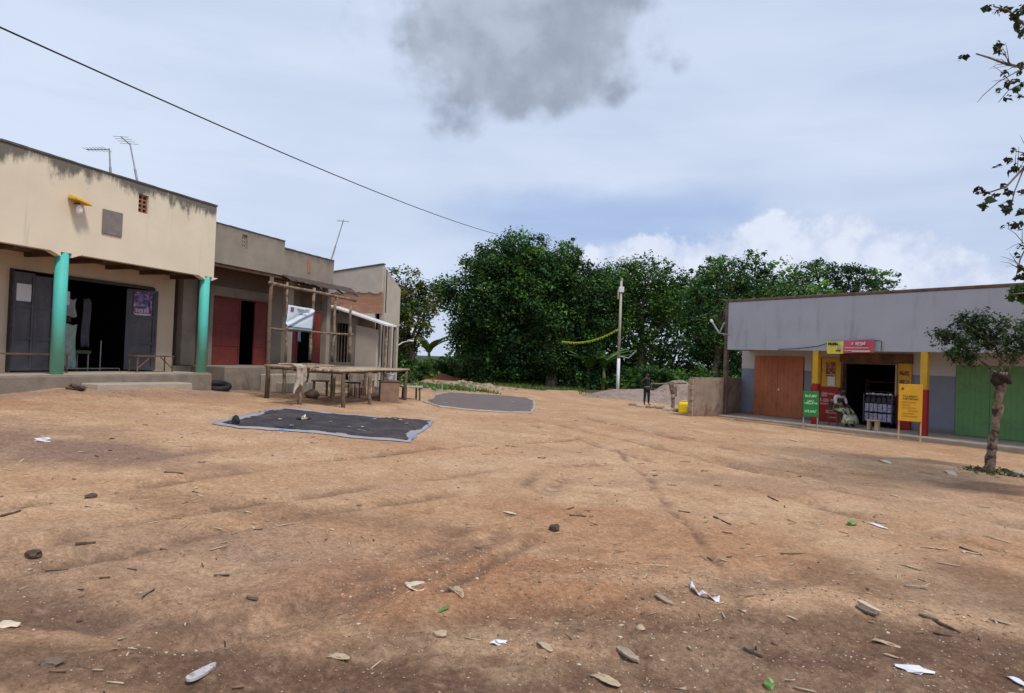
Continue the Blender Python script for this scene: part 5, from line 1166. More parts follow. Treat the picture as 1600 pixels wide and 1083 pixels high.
sole((966, 1012), (997, 1040), M_SOLE, 'broad tan sandal sole near the bottom middle of the yard', wf=.36)
sole((1024, 932), (1051, 947), M_SOLE, 'slim tan slipper sole left of the white plastic ribbon', wf=.26)
sole((1341, 940), (1376, 962), M_CHIP_P, 'pale sandal sole lying on top of a dark one', wf=.2)
sole((1338, 948), (1370, 966), M_SOLE_D, 'dark sandal sole half under the pale one', wf=.34)
sole((1162, 1014), (1192, 1030), M_SOLE_D, 'dark sandal with strap near the bottom right', wf=.3, strap=M_SOLE)
sole((1436, 962), (1466, 974), M_SOLE_D, 'dark spoon shaped sole joined to the black stick', wf=.3)
sole((1414, 917), (1452, 922), M_SOLE, 'curved tan sole right of the yard below the long husks', wf=.2)
sole((385, 935), (403, 940), M_SOLE_D, 'small brown block of rubber at the lower left', wf=.4)
stick((1462, 972), (1500, 990), .012, M_TWIG, 'thick black stick beside the spoon shaped sole at lower right')
stick((1500, 856), (1534, 868), .010, M_TWIG, 'dark stick extending right of the long pale husk')
stick((257, 739), (286, 741), .016, M_TWIG, 'short dark stick in the left half of the yard')
stick((118, 852), (149, 849), .014, M_TWIG, 'dark stick near the left edge of the yard')
stick((0, 808), (32, 799), .012, M_TWIG, 'long twig at the left border of the photo')
stick((890, 806), (915, 808), .012, M_TWIG, 'thin dark stick left of the small black stone row')
stick((1115, 808), (1142, 820), .010, M_TWIG, 'thin reddish twig in the right middle yard')
stick((1060, 799), (1078, 802), .010, M_TWIG, 'tiny dark twig in the centre right of the yard')
stick((1200, 776), (1216, 784), .010, M_TWIG, 'short dark twig beside the rut on the right')
chip((1432, 855), (1484, 861), M_CHIP, 'long pale husk at the right of the yard', .16); chip((1404, 882), (1442, 893), M_CHIP, 'pale pointed husk below the long husk', .16); chip((1500, 862), (1536, 868), M_CHIP_P, 'pale husk at the tip of the dark stick', .14)
chip((1362, 1003), (1407, 1013), M_CHIP, 'ragged torn husk near the bottom right', .32); chip((1545, 968), (1580, 978), M_CHIP, 'tan husk close to the right border', .22); chip((1465, 880), (1500, 886), M_CHIP, 'faint tan husk between the long husks', .14)
chip((1228, 962), (1246, 972), M_CHIP_P, 'small spoon shaped pale scrap in front of the pair of soles', .2); chip((1374, 720), (1390, 725), M_CHIP_P, 'bright white scrap on the dirt before the amber board', .45)
chip((1434, 738), (1462, 742), M_CHIP, 'tan husk left of the small tree base', .2); chip((1476, 737), (1492, 744), M_CHIP_P, 'pale husk nearest the small tree base', .25); chip((1390, 774), (1407, 777), M_CHIP_P, 'small pale chip beside the long rut', .25); chip((1528, 792), (1550, 794), M_CHIP, 'tan chip below the small tree', .3)
chip((1232, 687), (1246, 690), M_CHIP_P, 'pale chip near the green sign board', .3); chip((1142, 656), (1163, 657), M_CHIP_P, 'pale slab scrap at the corner of the grey block plinth', .35); chip((1356, 818), (1386, 828), M_PLAS, 'silvery wrapper strip right of the small green can', .2, 'wrapper', name='wrapper')
chip((1536, 838), (1580, 850), M_CHIP, 'thin tan husk high on the right border', .1); chip((1380, 1024), (1404, 1030), M_CHIP, 'small curled husk under the ragged one', .25)
chip((700, 925), (722, 936), M_CHIP, 'twisted pale ring of husk in the middle foreground', .35, curl=.6); chip((640, 915), (655, 923), M_CHIP_P, 'crumpled pinkish husk left of the twisted ring', .6)
chip((785, 800), (806, 806), M_CHIP_P, 'pale curled husk in the middle of the yard', .3); chip((510, 1024), (545, 1036), M_CHIP, 'broad pinkish husk at the bottom left middle', .5); chip((840, 1005), (862, 1020), M_CHIP, 'tan broken husk at the bottom middle', .35)
chip((924, 1056), (968, 1076), M_CHIP, 'wide torn husk under the broad tan sole', .4); chip((1576, 1058), (1600, 1075), M_PLAS, 'white crumpled scrap at the bottom right corner', .5, 'scrap', name='plastic_scrap')
# ribbon of white plastic
pa = ground_at(1078, 918); r = MB(); n = 14; vs = []; P_ = [ground_at(1078, 918), ground_at(1090, 930), ground_at(1100, 934), ground_at(1124, 941)]
for i in range(n):
    t = i/(n-1)*3; k = min(2, int(t)); q = P_[k].lerp(P_[k+1], t-k)-pa; w = .04*(.25+abs(t-1.5)/1.5*.9)
    for s_ in (-1, 0, 1): vs.append((q.x+w*s_*.35, q.y+w*s_, q.z+LIFT+.02+.02*math.sin(t*4+s_)))
r.add(vs, [(i*3+j, (i+1)*3+j, (i+1)*3+j+1, i*3+j+1) for i in range(n-1) for j in range(2)]); o = r.build('plastic_ribbon', M_PLAS, None, smooth=True, fix=False, loc=pa); sm = o.modifiers.new('t', 'SOLIDIFY'); sm.thickness = .004; tag(o, 'twisted white plastic ribbon lying in the foreground', 'plastic strip')
crumple((781, 1006), .028, M_PLAS, 'small bright white paper ball at the bottom middle', 'paper', name='paper_ball'); crumple((1427, 1047), .035, M_PLAS, 'white folded paper near the bottom right', 'paper', .35, 'folded_paper', sx=2.2, rz=-.4)
crumple((8, 978), .04, M_CHIP_P, 'pale paper scrap on the left border', 'paper', .3, 'paper_scrap'); crumple((866, 829), .05, M_TWIG, 'round black dung like lump in the centre of the yard', 'lump', .8, 'dark_lump', .2, sx=1)
crumple((51, 871), .05, M_TWIG, 'dark lump at the left edge under the twig', 'lump', .7, 'dark_lump', .3, sx=1); crumple((142, 778), .045, M_TWIG, 'small dark stone on the left of the yard', 'stone', .6, 'small_stone', .2, sx=1.2)
crumple((1331, 820), .05, mat('green_can', (.14, .24, .07), .4, .2, 20, 0), 'small green crushed can in the right half', 'can', .6, 'crushed_can', .2, sx=1.3); crumple((1202, 1075), .028, mat('lime_scrap', (.22, .40, .12), .5, .1, 20, 0), 'bright green leaf scrap at the bottom edge', 'leaf', 1.2, 'leaf_scrap', .2, sx=.8)
chip((684, 957), (701, 951), M_LEAFG, 'green fallen leaf under the twisted husk ring', .4, 'leaf', .003, 'fallen_leaf', .1, None)
crumple((688, 994), .035, M_CHIP, 'round pinkish pebble at the bottom middle', 'stone', .6, 'small_stone', .2, sx=1.3); crumple((1000, 985), .03, M_CHIP, 'tan pebble above the broad tan sole', 'stone', .7, 'small_stone', .2, sx=1)
crumple((66, 690), .06, M_PLAS, 'white plastic scrap on the dark patch at left', 'scrap', .5, 'plastic_scrap'); crumple((80, 1040), .04, M_SOLE_D, 'brown stone at the bottom left corner', 'stone', .6, 'small_stone', .2, sx=1.2)
crumple((120, 609), .14, M_TWIG, 'dark burnt pile against the plinth beside the step', 'rubbish', .5, 'rubbish_pile', .4, sx=1.3); crumple((1592, 745), .12, M_CEM_PALE, 'pale broken block at the right border beside the tree', 'stone', .7, 'broken_block', .25, sx=1.3)
# scattered bits nobody could count
def scatter():
    n = 13000; ang = np.radians(RNG.uniform(-42, 42, n)); R = np.concatenate([2.4*np.exp(RNG.random(3500)*2.3), 2.5+3.2*RNG.random(n-3500)**1.3]); X, Y = R*np.sin(ang), R*np.cos(ang)
    dens = fbm(X*.9, Y*.9, 201, 3); keep = (dens+.25*(X > 0)*(Y < 6)) > RNG.uniform(.35, .75, n); X, Y, R = X[keep], Y[keep], R[keep]; n = len(X)
    base = MB().lump((0, 0, 0), 1, 3, 1, .3); bv = np.array(base.v); bf = base.f
    s = np.exp(RNG.normal(-5.45, .42, n))*np.clip(R/4.2, .8, 2.6); th = RNG.uniform(0, 6.3, n); el = RNG.uniform(.6, 1.7, n)
    c, s_ = np.cos(th), np.sin(th); lx = bv[None, :, 0]*s[:, None]*el[:, None]; ly = bv[None, :, 1]*s[:, None]; lz = bv[None, :, 2]*s[:, None]*.6
    V = np.stack([X[:, None]+lx*c[:, None]-ly*s_[:, None], Y[:, None]+lx*s_[:, None]+ly*c[:, None], base_h(X, Y)[:, None]+lz+.001], -1)
    return V, bf, n, R
V, bf, n, R_ = scatter()
nv = V.shape[1]; g = MB(); me = bpy.data.meshes.new('loose_pebbles'); F = (np.array(bf)[None]+np.arange(n)[:, None, None]*nv).reshape(-1, 3)
me.vertices.add(n*nv); me.vertices.foreach_set('co', V.reshape(-1).astype(np.float32)); me.loops.add(F.size); me.loops.foreach_set('vertex_index', F.reshape(-1).astype(np.int32)); me.polygons.add(len(F)); me.polygons.foreach_set('loop_start', np.arange(0, F.size, 3, dtype=np.int32)); me.update(calc_edges=True)
ca = me.color_attributes.new('tint', 'FLOAT_COLOR', 'POINT'); pal = np.array([[.42, .32, .23], [.30, .19, .12], [.17, .11, .08], [.50, .41, .31], [.28, .18, .12]]); c = np.ones((n, nv, 4), np.float32); c[:, :, :3] = (pal[RNG.integers(0, 5, n)]*RNG.uniform(.7, 1.15, (n, 1)))[:, None]; ca.data.foreach_set('color', c.reshape(-1))
def tint_mat(name, rough=.95):
    m = bpy.data.materials.new(name); m.use_nodes = True; T = NT(m.node_tree); T.link(T.new('ShaderNodeAttribute', attribute_name='tint').outputs['Color'], T.n['Principled BSDF'].inputs['Base Color']); T.n['Principled BSDF'].inputs['Roughness'].default_value = rough; T.n['Principled BSDF'].inputs['Specular IOR Level'].default_value = .15; return m
M_TINT = tint_mat('earthy_bits'); me.materials.append(M_TINT); o = bpy.data.objects.new('loose_pebbles', me); COL.objects.link(o); tag(o, 'loose pebbles and crumbs of soil scattered over the yard', 'pebbles', kind='stuff')
def strips(name, n, rmin, rmul, Lm, Wm, pal, label, cat, z=.010, xbias=0, sector=42):
    ang = np.radians(RNG.uniform(-sector, sector, n)); R = rmin*np.exp(RNG.random(n)*rmul); X, Y = R*np.sin(ang), R*np.cos(ang)
    keep = (fbm(X*.8+7, Y*.8, 211, 3)+xbias*(X > 0)*(Y < 8)) > RNG.uniform(.38, .72, n); X, Y, R = X[keep], Y[keep], R[keep]; n = len(X)
    L = np.exp(RNG.normal(0, .5, n))*Lm*np.clip(R/5, .8, 2); Wd = Wm*RNG.uniform(.6, 1.6, n)*np.clip(R/5, .8, 2.5); th = RNG.normal(.2, .9, n); c, s = np.cos(th), np.sin(th)
    Z = base_h(X, Y)+z-.003; q = np.array([(-1, -1), (1, -1), (1, 1), (-1, 1)]); lx = q[None, :, 0]*L[:, None]/2; ly = q[None, :, 1]*Wd[:, None]/2*np.array([1, .4, .4, 1])[None]; dz = RNG.uniform(-.006, .012, (n, 4))
    V = np.stack([X[:, None]+lx*c[:, None]-ly*s[:, None], Y[:, None]+lx*s[:, None]+ly*c[:, None], Z[:, None]+dz], -1); pal = np.array(pal); C = pal[RNG.integers(0, len(pal), n)]*RNG.uniform(.75, 1.15, (n, 1))
    o = np_quads(name, V, M_TINT, C); tag(o, label, cat, kind='stuff'); sm = o.modifiers.new('t', 'SOLIDIFY'); sm.thickness = .005; return o
strips('straw_bits', 900, 2.6, 2.2, .05, .008, [[.45, .35, .24], [.10, .07, .05], [.30, .2, .13], [.52, .43, .32]], 'bits of straw and twig strewn over the dirt yard', 'straw', xbias=.12)

# ================================================================== VEGETATION
PAL_DK = np.array([[.026, .066, .024], [.036, .088, .028], [.05, .115, .030], [.09, .18, .036], [.018, .050, .024]])
PAL_MD = np.array([[.036, .09, .024], [.052, .125, .030], [.075, .17, .036], [.12, .225, .045]])
PAL_MANGO = np.array([[.03, .062, .02], [.045, .085, .022], [.06, .105, .025], [.10, .12, .025], [.07, .055, .024], [.14, .15, .03]])
PAL_LT = np.array([[.06, .14, .03], [.09, .19, .04], [.05, .12, .03]])
def leaves(centers, radii, per, size, pal, flat=.8, droop=.25, aspect=.55, shape='mix'):
    """clump centres (k,3), radius (k,), per leaves each -> quads, colours"""
    k = len(centers); n = k*per; d = RNG.normal(0, 1, (k, per, 3)); d /= np.linalg.norm(d, axis=2, keepdims=True); rr_ = RNG.random((k, per, 1))**.45
    P = centers[:, None, :]+d*rr_*radii[:, None, None]*np.array([1, 1, flat]); P = P.reshape(-1, 3)
    nrm = d.reshape(-1, 3)*.7+np.array([0, 0, .8])+RNG.normal(0, .45, (n, 3)); nrm /= np.linalg.norm(nrm, axis=1, keepdims=True)
    t = RNG.normal(0, 1, (n, 3)); t[:, 2] -= droop; t -= nrm*(t*nrm).sum(1, keepdims=True); t /= np.linalg.norm(t, axis=1, keepdims=True)+1e-9; b = np.cross(nrm, t)
    s = size*np.exp(RNG.normal(0, .28, n))[:, None]; w = s*aspect
    V = np.stack([P-t*s*.5, P+b*w*.5-t*s*.05, P+t*s*.5-nrm*s*.12, P-b*w*.5-t*s*.05], 1)
    cl = RNG.uniform(.72, 1.3, k)*(.38+1.25*fbm(centers[:, 0]*.45+3, centers[:, 2]*.55+centers[:, 1]*.3, 17, 2)); pi = RNG.integers(0, len(pal), k)
    C = pal[np.where(RNG.random(n) < .82, np.repeat(pi, per), RNG.integers(0, len(pal), n))]*np.repeat(cl, per)[:, None]*RNG.uniform(.86, 1.14, (n, 1))
    return V, C
def crown_clumps(lobes, per_m2, rmin, rmax, inner=.25):
    """lobes: list of (centre, (rx,ry,rz)); clumps near lobe surfaces"""
    CS, RS = [], []
    for c, r in lobes:
        r = np.array(r, float); area = 4*math.pi*(r[0]*r[1]*r[2])**(2/3); k = max(6, int(area*per_m2)); d = RNG.normal(0, 1, (k, 3)); d /= np.linalg.norm(d, axis=1, keepdims=True)
        f = np.where(RNG.random(k) < inner, RNG.uniform(.3, .8, k), RNG.uniform(.80, 1.08, k))
        bump = 1+.22*(fbm(d[:, 0]*2.5+c[0], d[:, 1]*2.5+d[:, 2]*2.1+c[2], 7, 2)-.5)*2
        CS.append(np.array(c)+d*r*(f*bump)[:, None]); RS.append(RNG.uniform(rmin, rmax, k))
    return np.concatenate(CS), np.concatenate(RS)
def limb_tree(root, base, lobes, r0, mtr, H0=.35, seed=0, nb=2, name='trunk', bend=.25):
    rnd = random.Random(seed); g = MB(); base = Vector(base); cen = sum((Vector(c) for c, _ in lobes), Vector())/len(lobes); top = base.lerp(Vector((cen.x*.6+base.x*.4, cen.y*.6+base.y*.4, cen.z)), H0*1.6)
    pts = [Vector((base.x, base.y, base.z-.3)), base+Vector((0, 0, .15)), base.lerp(top, .35)+Vector((rnd.uniform(-bend, bend), 0, 0)), base.lerp(top, .7)+Vector((rnd.uniform(-bend, bend), 0, 0)), top]
    org = Vector(root.location); L = lambda ps: [p-org for p in ps]
    g.tube(L(pts), [r0*1.4, r0*1.0, r0*.9, r0*.8, r0*.6], 10)
    for c, r in lobes:
        c = Vector(c); s = pts[3].lerp(pts[4], rnd.random()); m = s.lerp(c, .5)+Vector((rnd.uniform(-.3, .3), rnd.uniform(-.3, .3), .3)); g.tube(L([s, m, c]), [r0*.5, r0*.33, r0*.14], 7)
        for _ in range(nb+2):
            e = c+Vector((rnd.uniform(-1, 1)*r[0], rnd.uniform(-1, 1)*r[1], rnd.uniform(-.5, 1)*r[2]))*.85; g.tube(L([m.lerp(c, rnd.uniform(.2, 1)), c.lerp(e, .5)+Vector((0, 0, .1)), e]), [r0*.2, r0*.12, r0*.04], 5)
    return g.build(name, mtr, root, smooth=True)
def P3(px, py, Y): return tuple(at(px, py, Y))
def lobe(px, py, rp, Y, ry=None, fl=1.0, sq=1.0):
    s = Y/F_PX; return (P3(px, py, Y), (rp*s*sq, (ry if ry else rp*s*.9), rp*s*fl))
def tree(name, base_px, Y, lobes, pal, label, r0=.2, leaf=.22, per=26, dens=1.3, cr=(.45, .8), inner=.25, mtr=None, seed=0, flat=.8, aspect=.55, droop=.25, cat='tree', group='trees beyond the yard', H0=.35, base=None):
    b = Vector(base) if base else at(base_px[0], base_px[1], Y); b.z = gh(b.x, b.y)
    r = empty(name, b, 0, label, cat, group); limb_tree(r, b, lobes, r0, mtr or M_BARK, H0, seed)
    cs, rs = crown_clumps(lobes, dens, cr[0], cr[1], inner); V, C = leaves(cs, rs, per, leaf, pal, flat, droop, aspect)
    o = np_quads('crown', V-np.array(b), M_LEAF, C, r); return r
YB = 44
# mango like tree behind the far house
tree('mango_tree', (640, 598), 37, [lobe(634, 448, 30, 37), lobe(616, 470, 34, 37.5), lobe(655, 488, 28, 36.5), lobe(630, 512, 38, 37), lobe(664, 470, 20, 37), lobe(622, 550, 30, 37)], PAL_MANGO, 'rounded olive green mango tree with yellow and reddish shoots behind the far house', .22, .17, 34, 3.4, (.3, .55), seed=1)
# big dominant tree
big = [lobe(950, 455, 34, YB+1), lobe(820, 440, 60, YB+.6), lobe(850, 430, 48, YB+1), lobe(790, 450, 55, YB-.6), lobe(690, 452, 20, YB, fl=.7), lobe(815, 402, 52, YB, fl=.75), lobe(765, 425, 45, YB, fl=.85), lobe(868, 420, 44, YB, fl=.8), lobe(712, 458, 36, YB, fl=.7), lobe(775, 480, 60, YB), lobe(850, 475, 62, YB), lobe(905, 450, 48, YB, fl=.9), lobe(735, 505, 36, YB, fl=.8), lobe(800, 540, 50, YB), lobe(880, 540, 55, YB), lobe(925, 500, 45, YB), lobe(725, 530, 20, YB), lobe(760, 560, 30, YB)]
tree('broadleaf_tree', (862, 604), YB, big, PAL_DK, 'huge spreading dark green tree dominating the middle of the view', .42, .19, 44, 2.9, (.45, .85), .35, seed=2)
tree('broadleaf_tree', (800, 604), YB+6, [lobe(760, 565, 45, YB+6), lobe(830, 575, 50, YB+6), lobe(900, 570, 50, YB+6), lobe(800, 520, 60, YB+6), lobe(880, 510, 60, YB+6)], PAL_DK*.8, 'dark understorey tree hidden beneath the huge spreading tree', .3, .27, 26, 1.2, (.6, 1.0), .4, seed=3)
tree('broadleaf_tree', (1005, 602), 46, [lobe(1010, 425, 36, 46, fl=.7), lobe(970, 440, 34, 46), lobe(1048, 442, 28, 46, fl=.9), lobe(1000, 470, 44, 46), lobe(1050, 490, 36, 46), lobe(960, 500, 42, 46), lobe(1020, 545, 30, 46)], PAL_MD*.85, 'tall mid green tree rising behind the utility pole', .28, .19, 38, 2.2, (.45, .8), .2, seed=4)
tree('broadleaf_tree', (1110, 602), 43, [lobe(1120, 430, 26, 43), lobe(1095, 455, 30, 43), lobe(1150, 440, 26, 43), lobe(1120, 490, 45, 43), lobe(1175, 480, 38, 43), lobe(1085, 530, 36, 43), lobe(1150, 545, 45, 43), lobe(1200, 460, 30, 43)], PAL_DK*1.1, 'bushy dark tree behind the low block wall and aerial', .25, .18, 38, 2.3, (.4, .75), .3, seed=5)
# spiky slim shoots along the skyline
sh = [(1095, 432, 14), (1112, 420, 14), (1128, 414, 12), (1150, 424, 14), (1180, 412, 18), (1196, 424, 14), (1165, 432, 12)]
tree('slender_tree', (1185, 602), 45, [lobe(x, y, r, 45, fl=1.5) for x, y, r in sh]+[lobe(1185, 470, 30, 45)], PAL_DK*1.1, 'slender trees with upright leafy shoots left of the flat topped crown', .16, .20, 24, 2.6, (.25, .45), .2, seed=6)
tree('slender_tree', (897, 602), 48, [lobe(893, 380, 9, 48, fl=1.2), lobe(903, 388, 9, 48)], PAL_DK, 'thin leafy shoot poking above the right shoulder of the huge tree', .12, .22, 18, 2.5, (.22, .4), .1, seed=16, H0=.55)
# flat topped tree
tree('flat_topped_tree', (1300, 600), 50, [lobe(1290, 425, 50, 50, fl=.26), lobe(1345, 432, 52, 50, fl=.22), lobe(1250, 440, 38, 50, fl=.36), lobe(1330, 450, 48, 50, fl=.22), lobe(1375, 442, 26, 50, fl=.22), lobe(1275, 465, 50, 50, fl=.3), lobe(1268, 412, 14, 50, fl=.5)], PAL_DK*1.05, 'flat topped layered tree above the grey block roof', .28, .20, 26, 2.0, (.35, .6), .25, seed=7, flat=.5)
tree('broadleaf_tree', (1235, 600), 44, [lobe(1225, 440, 30, 44), lobe(1215, 480, 40, 44), lobe(1270, 480, 40, 44)], PAL_MD, 'lighter green bushy tree between slender shoots and flat topped crown', .2, .22, 26, 1.6, (.35, .7), .2, seed=8)
# shrubs at the foot
shr = [((655, 585), 39, 26, PAL_MD, 'green shrub under the mango tree'), ((690, 588), 47, 20, PAL_LT*.8, 'pale green shrub in the gap left of the huge tree'), ((722, 588), 46, 22, PAL_MD, 'leafy shrub at the left foot of the huge tree'), ((625, 575), 36, 24, PAL_DK, 'dark shrub behind the far house columns'),
       ((905, 580), 43, 26, PAL_DK, 'dark shrub right of the leaning trunk'), ((990, 578), 43, 28, PAL_MD, 'green shrub just right of the whitewashed pole foot'), ((1030, 572), 41, 30, PAL_DK*1.2, 'dense shrub directly behind the gravel heap'), ((1075, 565), 40, 32, PAL_MD, 'leafy shrub behind the right gravel peak'), ((1115, 560), 38, 30, PAL_DK*1.2, 'shrub right behind the low block wall'), ((1150, 560), 37, 28, PAL_MD, 'shrub beside the left corner post of the grey block'), ((940, 590), 43.5, 16, PAL_MD, 'low shrub left of the whitewashed pole foot'), ((760, 592), 45, 18, PAL_DK, 'small dark shrub beside the far path')]
for i, (q, Y, rp, pal, lab) in enumerate(shr):
    g0 = at(q[0], q[1], Y); g0.z = gh(g0.x, g0.y); s_ = Y/F_PX*rp
    tree('shrub', None, Y, [((g0.x, g0.y, g0.z+s_*.55), (s_*.9, s_*.8, s_*.8)), ((g0.x+s_*.5, g0.y, g0.z+s_*.9), (s_*.5, s_*.5, s_*.6)), ((g0.x-s_*.5, g0.y+.2, g0.z+s_*.8), (s_*.5, s_*.5, s_*.6))], pal, lab, .05, .20, 22, 3.2, (.22, .42), .2, seed=30+i, cat='shrub', group='shrubs along the tree line', base=g0)
# wood behind it all
cs = []; 
for k in range(620):
    px = RNG.uniform(560, 1640); Y = RNG.uniform(51, 62)
    if 640 < px < 705: continue
    lim = np.interp(px, [560, 640, 705, 740, 900, 960, 1100, 1400, 1640], [540, 520, 590, 500, 430, 450, 450, 470, 520]); c = at(px, RNG.uniform(lim, 600), Y); cs.append(tuple(c))
for k in range(70):
    c = at(RNG.uniform(640, 720), RNG.uniform(583, 600), RNG.uniform(70, 85)); cs.append(tuple(c))
for k in range(420):  # closes the ring of trees to the sides and behind
    a = math.radians(RNG.uniform(38, 322)); Rr = RNG.uniform(55, 75); cs.append((Rr*math.sin(a), Rr*math.cos(a), RNG.uniform(0, 5)))
cs = np.array(cs); V, C = leaves(cs, RNG.uniform(1.4, 2.3, len(cs)), 110, .42, PAL_DK*.6, .9); o = np_quads('far_wood', V, M_LEAF, C); tag(o, 'dense dark wood closing the view behind the separate trees', 'wood', kind='stuff')
# banana plants
def banana(px, Y, H, label, n=8, seed=0):
    rnd = random.Random(seed); b = at(px, 600, Y); b.z = gh(b.x, b.y); r = empty('banana_plant', b, 0, label, 'banana plant', 'banana plants by the tree line'); MB().tube([(0, 0, -.1), (.05, 0, H*.3), (0, 0, H*.55)], [.14, .12, .07], 9).build('stem', mat('banana_stem', (.16, .18, .07), .7, .2, 5, .1), r, smooth=True)
    for k in range(n):
        a = 2*math.pi*k/n+rnd.uniform(-.3, .3); L = H*rnd.uniform(.45, .7); up = rnd.uniform(.75, 1.35); g = MB(); m_ = 12; vs = []
        for i in range(m_):
            t = i/(m_-1); x = L*t*math.cos(up*(1-.9*t)); z = H*.5+L*(math.sin(up)*t*1.2-.55*t*t); w = .26*math.sin(math.pi*min(1, .12+.9*t))**.7
            for s_ in (-1, 0, 1): vs.append((math.cos(a)*x-math.sin(a)*w*s_, math.sin(a)*x+math.cos(a)*w*s_, z-abs(s_)*w*.35+.02*rnd.random()))
        g.add(vs, [(i*3+j, (i+1)*3+j, (i+1)*3+j+1, i*3+j+1) for i in range(m_-1) for j in range(2)]); o = g.build('leaf', mat('banana_leaf', (.04, .11, .025), .45, .2, 3, .1, col2=(.09, .18, .035), c2scale=2), r, smooth=True, fix=False); sm = o.modifiers.new('t', 'SOLIDIFY'); sm.thickness = .006
banana(942, 43.2, 3.0, 'tall banana plant just left of the utility pole', seed=1); banana(918, 43, 2.8, 'smaller banana plant left of the tall one', seed=2); banana(668, 44, 3.6, 'banana plant in the sky gap right of the mango tree', seed=3, n=6)

# grass tufts
def grass():
    n = 52000; X = RNG.uniform(-16, 16, n); Y = RNG.uniform(30, 52, n); gn = fbm(X*.35+4, Y*.35, 151, 4); pts = gpath([(930, 630), (830, 614), (740, 604), (690, 598)])+[(-8.5, 60)]; pd = seg_dist(X, Y, pts)
    k = (gn+.10*np.clip((Y-34)/6, 0, 1) > .49) & (pd > 2.9) & (X < 4.5); X, Y = X[k], Y[k]; n = len(X); h = RNG.uniform(.05, .20, n); th = RNG.uniform(0, 3.14, n); w = RNG.uniform(.02, .05, n); c, s = np.cos(th)*w, np.sin(th)*w; Z = base_h(X, Y); lx, ly = RNG.normal(0, .05, n), RNG.normal(0, .05, n)
    V = np.stack([np.stack([X-c, Y-s, Z-.02], -1), np.stack([X+c, Y+s, Z-.02], -1), np.stack([X+lx+c*.2, Y+ly+s*.2, Z+h], -1), np.stack([X+lx-c*.2, Y+ly-s*.2, Z+h], -1)], 1)
    C = np.array([[.07, .13, .03], [.10, .17, .04], [.16, .17, .06]])[RNG.integers(0, 3, n)]*RNG.uniform(.7, 1.2, (n, 1)); o = np_quads('grass_verge', V, M_LEAF, C); tag(o, 'short green grass along the far verge of the yard', 'grass', kind='stuff')
grass()
# white flowering weeds by the stall
wd2 = []; c0w = ground_at(655, 608); k = 60; cs = np.stack([RNG.normal(c0w.x, .9, k), RNG.normal(c0w.y, .6, k), np.full(k, c0w.z+.10)], 1); V, C = leaves(cs, RNG.uniform(.1, .2, k), 14, .10, np.array([[.08, .2, .05], [.1, .25, .08], [.42, .52, .40]])); o = np_quads('leafy_weeds', V, M_LEAF, C); tag(o, 'bright green and white weeds right of the long stall', 'weeds', kind='stuff')

# ------------------------------------------------------------------ small tree in front of the green door
tb = ground_at(1546, 738); YT = tb.y
r = empty('small_street_tree', tb, 0, 'small knotty tree with pale peeling bark in front of the green steel door', 'tree')
def tp_(px, py, Y=None): return at(px, py, Y or YT)-tb
g = MB(); TR = [((1548, 742), .14), ((1545, 728), .095), ((1550, 702), .083), ((1553, 672), .072), ((1560, 642), .078), ((1561, 615), .085), ((1564, 596), .11), ((1566, 580), .09)]
g.tube([tp_(*q) for q, _ in TR], [w for _, w in TR], 14); o = g.build('trunk', M_BARK_PALE, r, smooth=True)
dm = o.modifiers.new('sub', 'SUBSURF'); dm.levels = dm.render_levels = 2; tx = bpy.data.textures.new('bark_lumps', 'CLOUDS'); tx.noise_scale = .09; dd = o.modifiers.new('lumps', 'DISPLACE'); dd.texture = tx; dd.strength = .11; dd.mid_level = .5
MB().lump(tp_(1563, 592), (.17, .16, .15), 8, 3, .3).build('burl', mat('dark_burl', (.035, .025, .02), .95, .3, 12, 1, 30), r, smooth=True)
g = MB()
for pts in (((1562, 588), (1540, 570), (1518, 552), (1490, 535)), ((1566, 585), (1560, 555), (1548, 520), (1540, 505)), ((1568, 585), (1590, 562), (1620, 545), (1650, 530)), ((1540, 570), (1515, 570), (1490, 560)), ((1552, 540), (1530, 520), (1505, 505)), ((1518, 552), (1490, 528), (1455, 516))):
    m_ = len(pts); g.tube([tp_(*q, YT+random.uniform(-.3, .3)*i/m_) for i, q in enumerate(pts)], [.030*(1-.75*i/(m_-1)) for i in range(m_)], 7)
g.build('limbs', M_BARK_PALE, r, smooth=True)
Lb = [(1482, 530, 20), (1462, 517, 10), (1510, 505, 22), (1535, 500, 20), (1525, 525, 26), (1490, 556, 18), (1545, 535, 26), (1580, 520, 24), (1565, 505, 14), (1515, 560, 14), (1600, 540, 28), (1640, 530, 34), (1620, 500, 24), (1575, 555, 16), (1505, 540, 22)]
lob = [lobe(x, y, rp, YT+random.uniform(-.25, .25), fl=.75) for x, y, rp in Lb]; cs, rs = crown_clumps(lob, 42, .08, .17, .4); V, C = leaves(cs, rs, 15, .078, np.array([[.035, .06, .028], [.05, .085, .035], [.07, .115, .045], [.03, .045, .028]]), .8, .2, .38); np_quads('crown', V-np.array(tb), M_LEAF, C, r)
k = 90; cs = np.stack([RNG.normal(tb.x+.1, .30, k), RNG.normal(tb.y, .25, k), np.full(k, tb.z+.03)], 1); V, C = leaves(cs, RNG.uniform(.04, .10, k), 12, .05, np.array([[.05, .06, .03], [.09, .07, .045], [.06, .09, .03]]), .6); o = np_quads('ground_weeds', V, M_LEAF, C); tag(o, 'dark litter and weeds around the foot of the small tree', 'weeds', kind='stuff')

